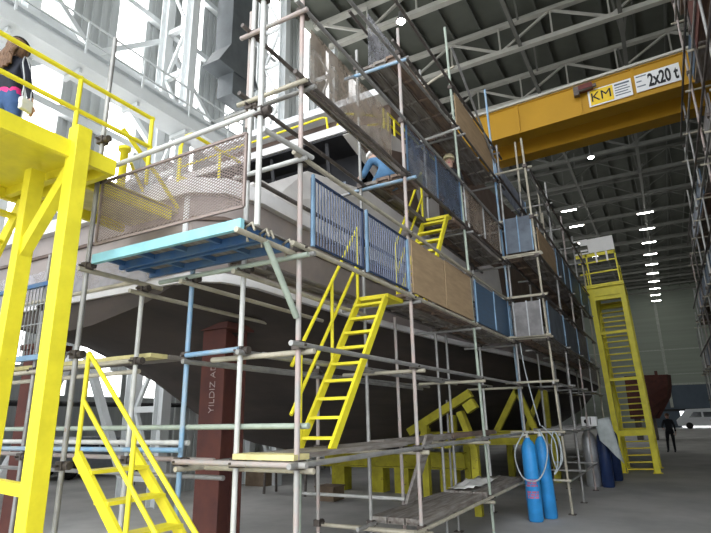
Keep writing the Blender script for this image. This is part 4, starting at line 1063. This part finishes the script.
# kneeling welder in blue on the scaffold
def blue(c, b): return 'work_blue'
t, W, b_, hd, upv, fwd, sdv, R3 = person('person', (-3.08, 6.56, 4.43), math.radians(60), dict(
    spine=(0, .05, 1.03), chest=(0, .17, 1.10), neck=(0, .27, 1.17), jaw=(0, .33, 1.22), head=(0, .37, 1.28), crown=(0, .385, 1.35),
    shr=(.17, .20, 1.15), shl=(-.17, .20, 1.15), elr=(.24, .32, .92), ell=(-.24, .32, .92), wrr=(.16, .50, .98), wrl=(-.12, .50, 1.0), par=(.15, .57, 1.0), pal=(-.11, .57, 1.02),
    pelvis=(0, -.05, .93), hir=(.10, -.05, .88), hil=(-.10, -.05, .88), knr=(.12, .26, .72), knl=(-.12, .26, .72), anr=(.12, -.14, .69), anl=(-.12, -.14, .69), tor=(.12, -.24, .675), tol=(-.12, -.24, .675)),
    blue, 'person in blue workwear and white helmet crouching by the ship above the blue fence')
hat_on(t, W, hd, upv, fwd, R3, 'helmet_white')
t, W, b_, hd, upv, fwd, sdv, R3 = person('person', (-3.12, 9.5, 5.135), math.radians(200), {}, lambda c, b: 'work_dark', 'person in dark clothes and cream helmet standing behind the upper netting')
hat_on(t, W, hd, upv, fwd, R3, 'helmet_cream')
t, W, b_, hd, upv, fwd, sdv, R3 = person('person', (-.18, 31.8, 0), math.radians(170), dict(knr=(.13, .10, .50), anr=(.15, .12, .10), tor=(.16, .28, .05), elr=(.26, .05, 1.16), wrr=(.20, .22, 1.05), par=(.17, .28, 1.03)), lambda c, b: 'work_dark',
    'person in dark clothes walking in the aisle beside the yellow tower', scale=1.06)
MB().lathe(W(hd+upv*.0-fwd*.015), [(.08, -.04), (.105, .02), (.10, .07), (.06, .115), (.01, .13)], 12, R3@upv).build('hair', 'hair', t)

# ================================================================ FAR THINGS
# rust red bow section standing beyond the tower
rb = thing('bow_section', (-.4, 45, 0), 'rust red ship bow section standing on blocks beyond the yellow tower', 'ship section')
rows = []
for z, xr, yn in ((1.5, -.75, 1.0), (2.2, -.3, .6), (3.0, .2, .3), (3.8, .38, .1), (4.55, .42, 0)):
    rows.append([V((-2.6, 45.2, z)), V((-1.2, 45+yn*.3, z)), V((xr-.25, 45.4+yn, z)), V((xr, 46.2, z)), V((xr-.3, 48, z)), V((-2.6, 48.2, z))])
mb = MB().grid(rows, False); mb.add(rows[-1], [tuple(range(6))]); mb.add(rows[0], [tuple(range(6))])
mb.build('hull_plating', 'rust_red', rb)
MB().bb((-.6, 45.6, 4.55), (-.4, 45.9, 4.85)).build('bollard', 'rust_red', rb)
for x in (-2.2, -1.2): MB().bb((x-.2, 46.2, 0), (x+.2, 47.4, 1.5)).build('support_block', 'tube_dark', rb)
# van beyond
vn = thing('van', (2.6, 80, 0), 'white van parked at the far end of the hall', 'vehicle')
def carbody(t, o, d, L, prof, mt, W_, wheels, wr, glass):
    o = V(o); d = V(d).normalized(); s = V((-d.y, d.x, 0))
    MB().prism([o+d*x_+V((0, 0, z_))-s*W_/2 for x_, z_ in prof], s*W_).build('body', mt, t, bevel=.04)
    for x_ in wheels:
        for k in (-1, 1):
            MB().lathe(o+d*x_+V((0, 0, wr))+s*k*(W_/2-.16), [(wr*.5, 0), (wr, .02), (wr, .17), (wr*.6, .19)], 16, s*k).build('wheel', 'rubber', t)
    for g_ in glass:
        for k in (-1, 1):
            MB().prism([o+d*x_+V((0, 0, z_))+s*k*(W_/2-.01) for x_, z_ in g_], s*k*.03).build('window', 'glass_dark', t)
carbody(vn, (6.4, 80, 0), (-1, 0, 0), 5.9, [(0, .35), (5.8, .35), (5.9, 1.0), (5.4, 1.45), (4.7, 2.3), (.1, 2.4), (0, 2.2)], 'van_white', 1.9, (1.1, 4.6), .38,
        [[(.4, 1.35), (1.7, 1.35), (1.7, 1.95), (.4, 1.95)], [(1.9, 1.35), (3.0, 1.35), (3.0, 1.95), (1.9, 1.95)], [(3.2, 1.35), (4.5, 1.35), (4.0, 1.95), (3.2, 1.95)]])
ca = thing('car', (-19, 12.5, 0), 'small grey car parked in the side bay behind the lower stair', 'vehicle')
carbody(ca, (-19.2, 11.6, 0), (.1, 1, 0), 4., [(0, .3), (4.0, .3), (4.05, .7), (3.2, .85), (2.6, 1.35), (1.0, 1.4), (.2, .9), (0, .8)], 'car_grey', 1.7, (.8, 3.2), .3,
        [[(1.0, .92), (1.75, .92), (1.75, 1.3), (1.1, 1.3)], [(1.85, .92), (2.9, .92), (2.5, 1.28), (1.85, 1.28)]])
def bench(p, L, lab):
    t = thing('trestle_table', (p.x, p.y, 0), lab, 'table', 'dark trestle tables')
    MB().bb((p.x-L/2, p.y-.3, .74), (p.x+L/2, p.y+.3, .79)).build('top', 'board_brown', t)
    for sx in (-1, 1):
        for sy in (-1, 1): MB().beam((p.x+sx*(L/2-.1), p.y+sy*.26, 0), (p.x+sx*(L/2-.1), p.y+sy*.22, .74), .05, .05).build('leg', 'tube_dark', t)
bench(at(290, 494, Z=0), 1.5, 'dark trestle table on the floor behind the corner post')
bench(at(140, 487, Z=0), 1.4, 'dark trestle table on the floor under the ship left of the chalked pillar')
for k, (px, py, w_, h_, lab) in enumerate(((262, 485, .7, .6, 'dark wooden crate under the ship between pillar and corner post'), (330, 500, .5, .3, 'low dark crate on the floor by the inner scaffold posts'))):
    p = at(px, py, Z=0); t = thing('crate', (p.x, p.y, 0), lab, 'crate', 'crates under the ship')
    MB().bb((p.x-w_/2, p.y-w_/2, 0), (p.x+w_/2, p.y+w_/2, h_)).build('box', 'board_brown', t, bevel=.01)
    MB().bb((p.x-w_/2-.02, p.y-w_/2-.02, h_), (p.x+w_/2+.02, p.y+w_/2+.02, h_+.03)).build('lid', 'board_brown', t)

# ================================================================ SECOND SHIP AND ITS SCAFFOLD AT THE RIGHT
XS, XSB = 1.5, 2.15
ss = thing('scaffold', (XS, 18, 0), 'tall dark scaffold of the second ship along the right edge', 'scaffold', 'tube scaffolding')
def top_at(y):
    P = [(6, 13), (11.5, 12.2), (13.2, 11.6), (13.9, 9.66), (15, 9.5), (21.5, 7.6), (27, 5.1), (27.3, 2.7)]
    for (a, za), (b, zb) in zip(P, P[1:]):
        if y <= b: return za+(zb-za)*(y-a)/(b-a)
    return 2.7
YS = [8.0, 9.6, 11.2, 12.8, 15.0, 16.8, 18.6, 20.4, 22.2, 24.0, 25.6, 27.0]
cc = ['tube_white', 'tube_grey', 'tube_dark', 'tube_pink', 'tube_grey']
for i, y in enumerate(YS):
    zt = top_at(y)
    standard(ss, (XS, y+.15, 0), (XS-.02, y, zt+.25*random.random()), cc[i % 5], [1.9*k+1.6 for k in range(6)])
    standard(ss, (XSB, y+.1, 0), (XSB, y, zt-.1), cc[(i+2) % 5], ())
for k in range(7):
    z = 1.6+1.9*k/1.0*.95
    ye = max([y for y in YS if top_at(y) > z] or [0])
    if ye < 8: continue
    tubes('ledger', (XS-.05, 7.5, z), (XS-.05, ye+.2, z), 'tube_grey', ss)
    tubes('ledger', (XS-.05, 7.5, z+.75), (XS-.05, ye+.1, z+.75), 'tube_dark', ss)
    tubes('ledger', (XSB+.05, 7.5, z), (XSB+.05, ye+.2, z), 'tube_dark', ss)
    for y in YS:
        if y <= ye: tubes('transom', (XS-.15, y+.06, z-.05), (XSB+.2, y+.06, z-.05), 'tube_cream', ss)
random.seed(11)
n_ = 0
hts = ['lowest', 'second', 'third', 'fourth', 'fifth', 'sixth', 'seventh']
for k in range(7):
    z = 1.6+1.805*k
    for i in range(len(YS)-1):
        if top_at(YS[i+1]) < z+.3 or (YS[i] < 14.9 and YS[i+1] > 14.9 and z > 8.6): continue
        tag(MB().bb((XS+.05, YS[i]+.04, z+.03), (XSB-.05, YS[i+1]-.04, z+.075)).build('scaffold_board', 'plank_rust' if (i+k) % 2 else 'deck_plank'),
            'dark platform board on the right hand scaffold, %s lift, %s bay from its near end' % (hts[k], ordinal(i)), 'scaffold board', 'boards of the right scaffold')
        if random.random() < .85 and top_at(YS[i+1]) > z+.9:
            mt = random.choice(['panel_blue', 'panel_pale', 'panel_pale', 'panel_grey', 'panel_slate', 'board_brown'])
            gboard('guard_board', (XS+.03, YS[i]+.1), (XS+.03, YS[i+1]-.08), z+.1, z+.78, mt,
                   '%s guard panel on the right hand scaffold, %s lift, %s bay from its near end' % ({'panel_blue': 'blue', 'panel_pale': 'pale', 'panel_slate': 'slate', 'panel_grey': 'grey', 'board_brown': 'brown'}[mt], hts[k], ordinal(i)), 'guard panels of the right scaffold')
gboard('guard_board', (XS-.02, 9.7), (XS-.02, 11.0), 8.6, 9.6, 'rust_red', 'reddish guard sheet high on the right hand scaffold', 'guard panels of the right scaffold')
s2 = thing('ship', (6, 20, 0), 'dark hull of a second ship behind the right hand scaffold', 'ship', 'ships')
rows = []
for y, xl, zt in ((5, 2.45, 12.0), (12.6, 2.45, 11.4), (13.4, 2.5, 9.2), (21, 2.6, 7.4), (26, 3.0, 5.2), (28, 5.0, 4.6)):
    rows.append([V((xl, y, zt)), V((xl, y, 3.4)), V((xl+2.2, y, 1.2)), V((7.5, y, .8)), V((10, y, 3.4)), V((10, y, zt))])
mb = MB().grid(rows, False); mb.grid([[r[0], r[-1]] for r in rows], False)
mb.add(rows[-1], [tuple(range(6))]); mb.add(rows[0], [tuple(range(6))]); mb.build('hull_plating', 'hull_brown', s2)
for y in (9, 14, 19, 24): MB().bb((6.6, y-.3, 0), (8.4, y+.3, .86)).build('keel_block', 'tube_dark', s2)

# ================================================================ LIGHT
w = bpy.data.worlds.new('sky'); S.world = w; w.use_nodes = True
bgn = w.node_tree.nodes['Background']
bgn.inputs['Color'].default_value = (.93, .97, 1.0, 1); bgn.inputs['Strength'].default_value = 2.6
S.view_settings.view_transform = 'Standard'; S.view_settings.look = 'None'
S.view_settings.gamma = 1.0; S.view_settings.use_curve_mapping = False
S.view_settings.exposure = 0.75
S.cycles.max_bounces = 6; S.cycles.diffuse_bounces = 4; S.cycles.transparent_max_bounces = 12
S.cycles.use_denoising = True
S.cycles.sample_clamp_indirect = 6.0
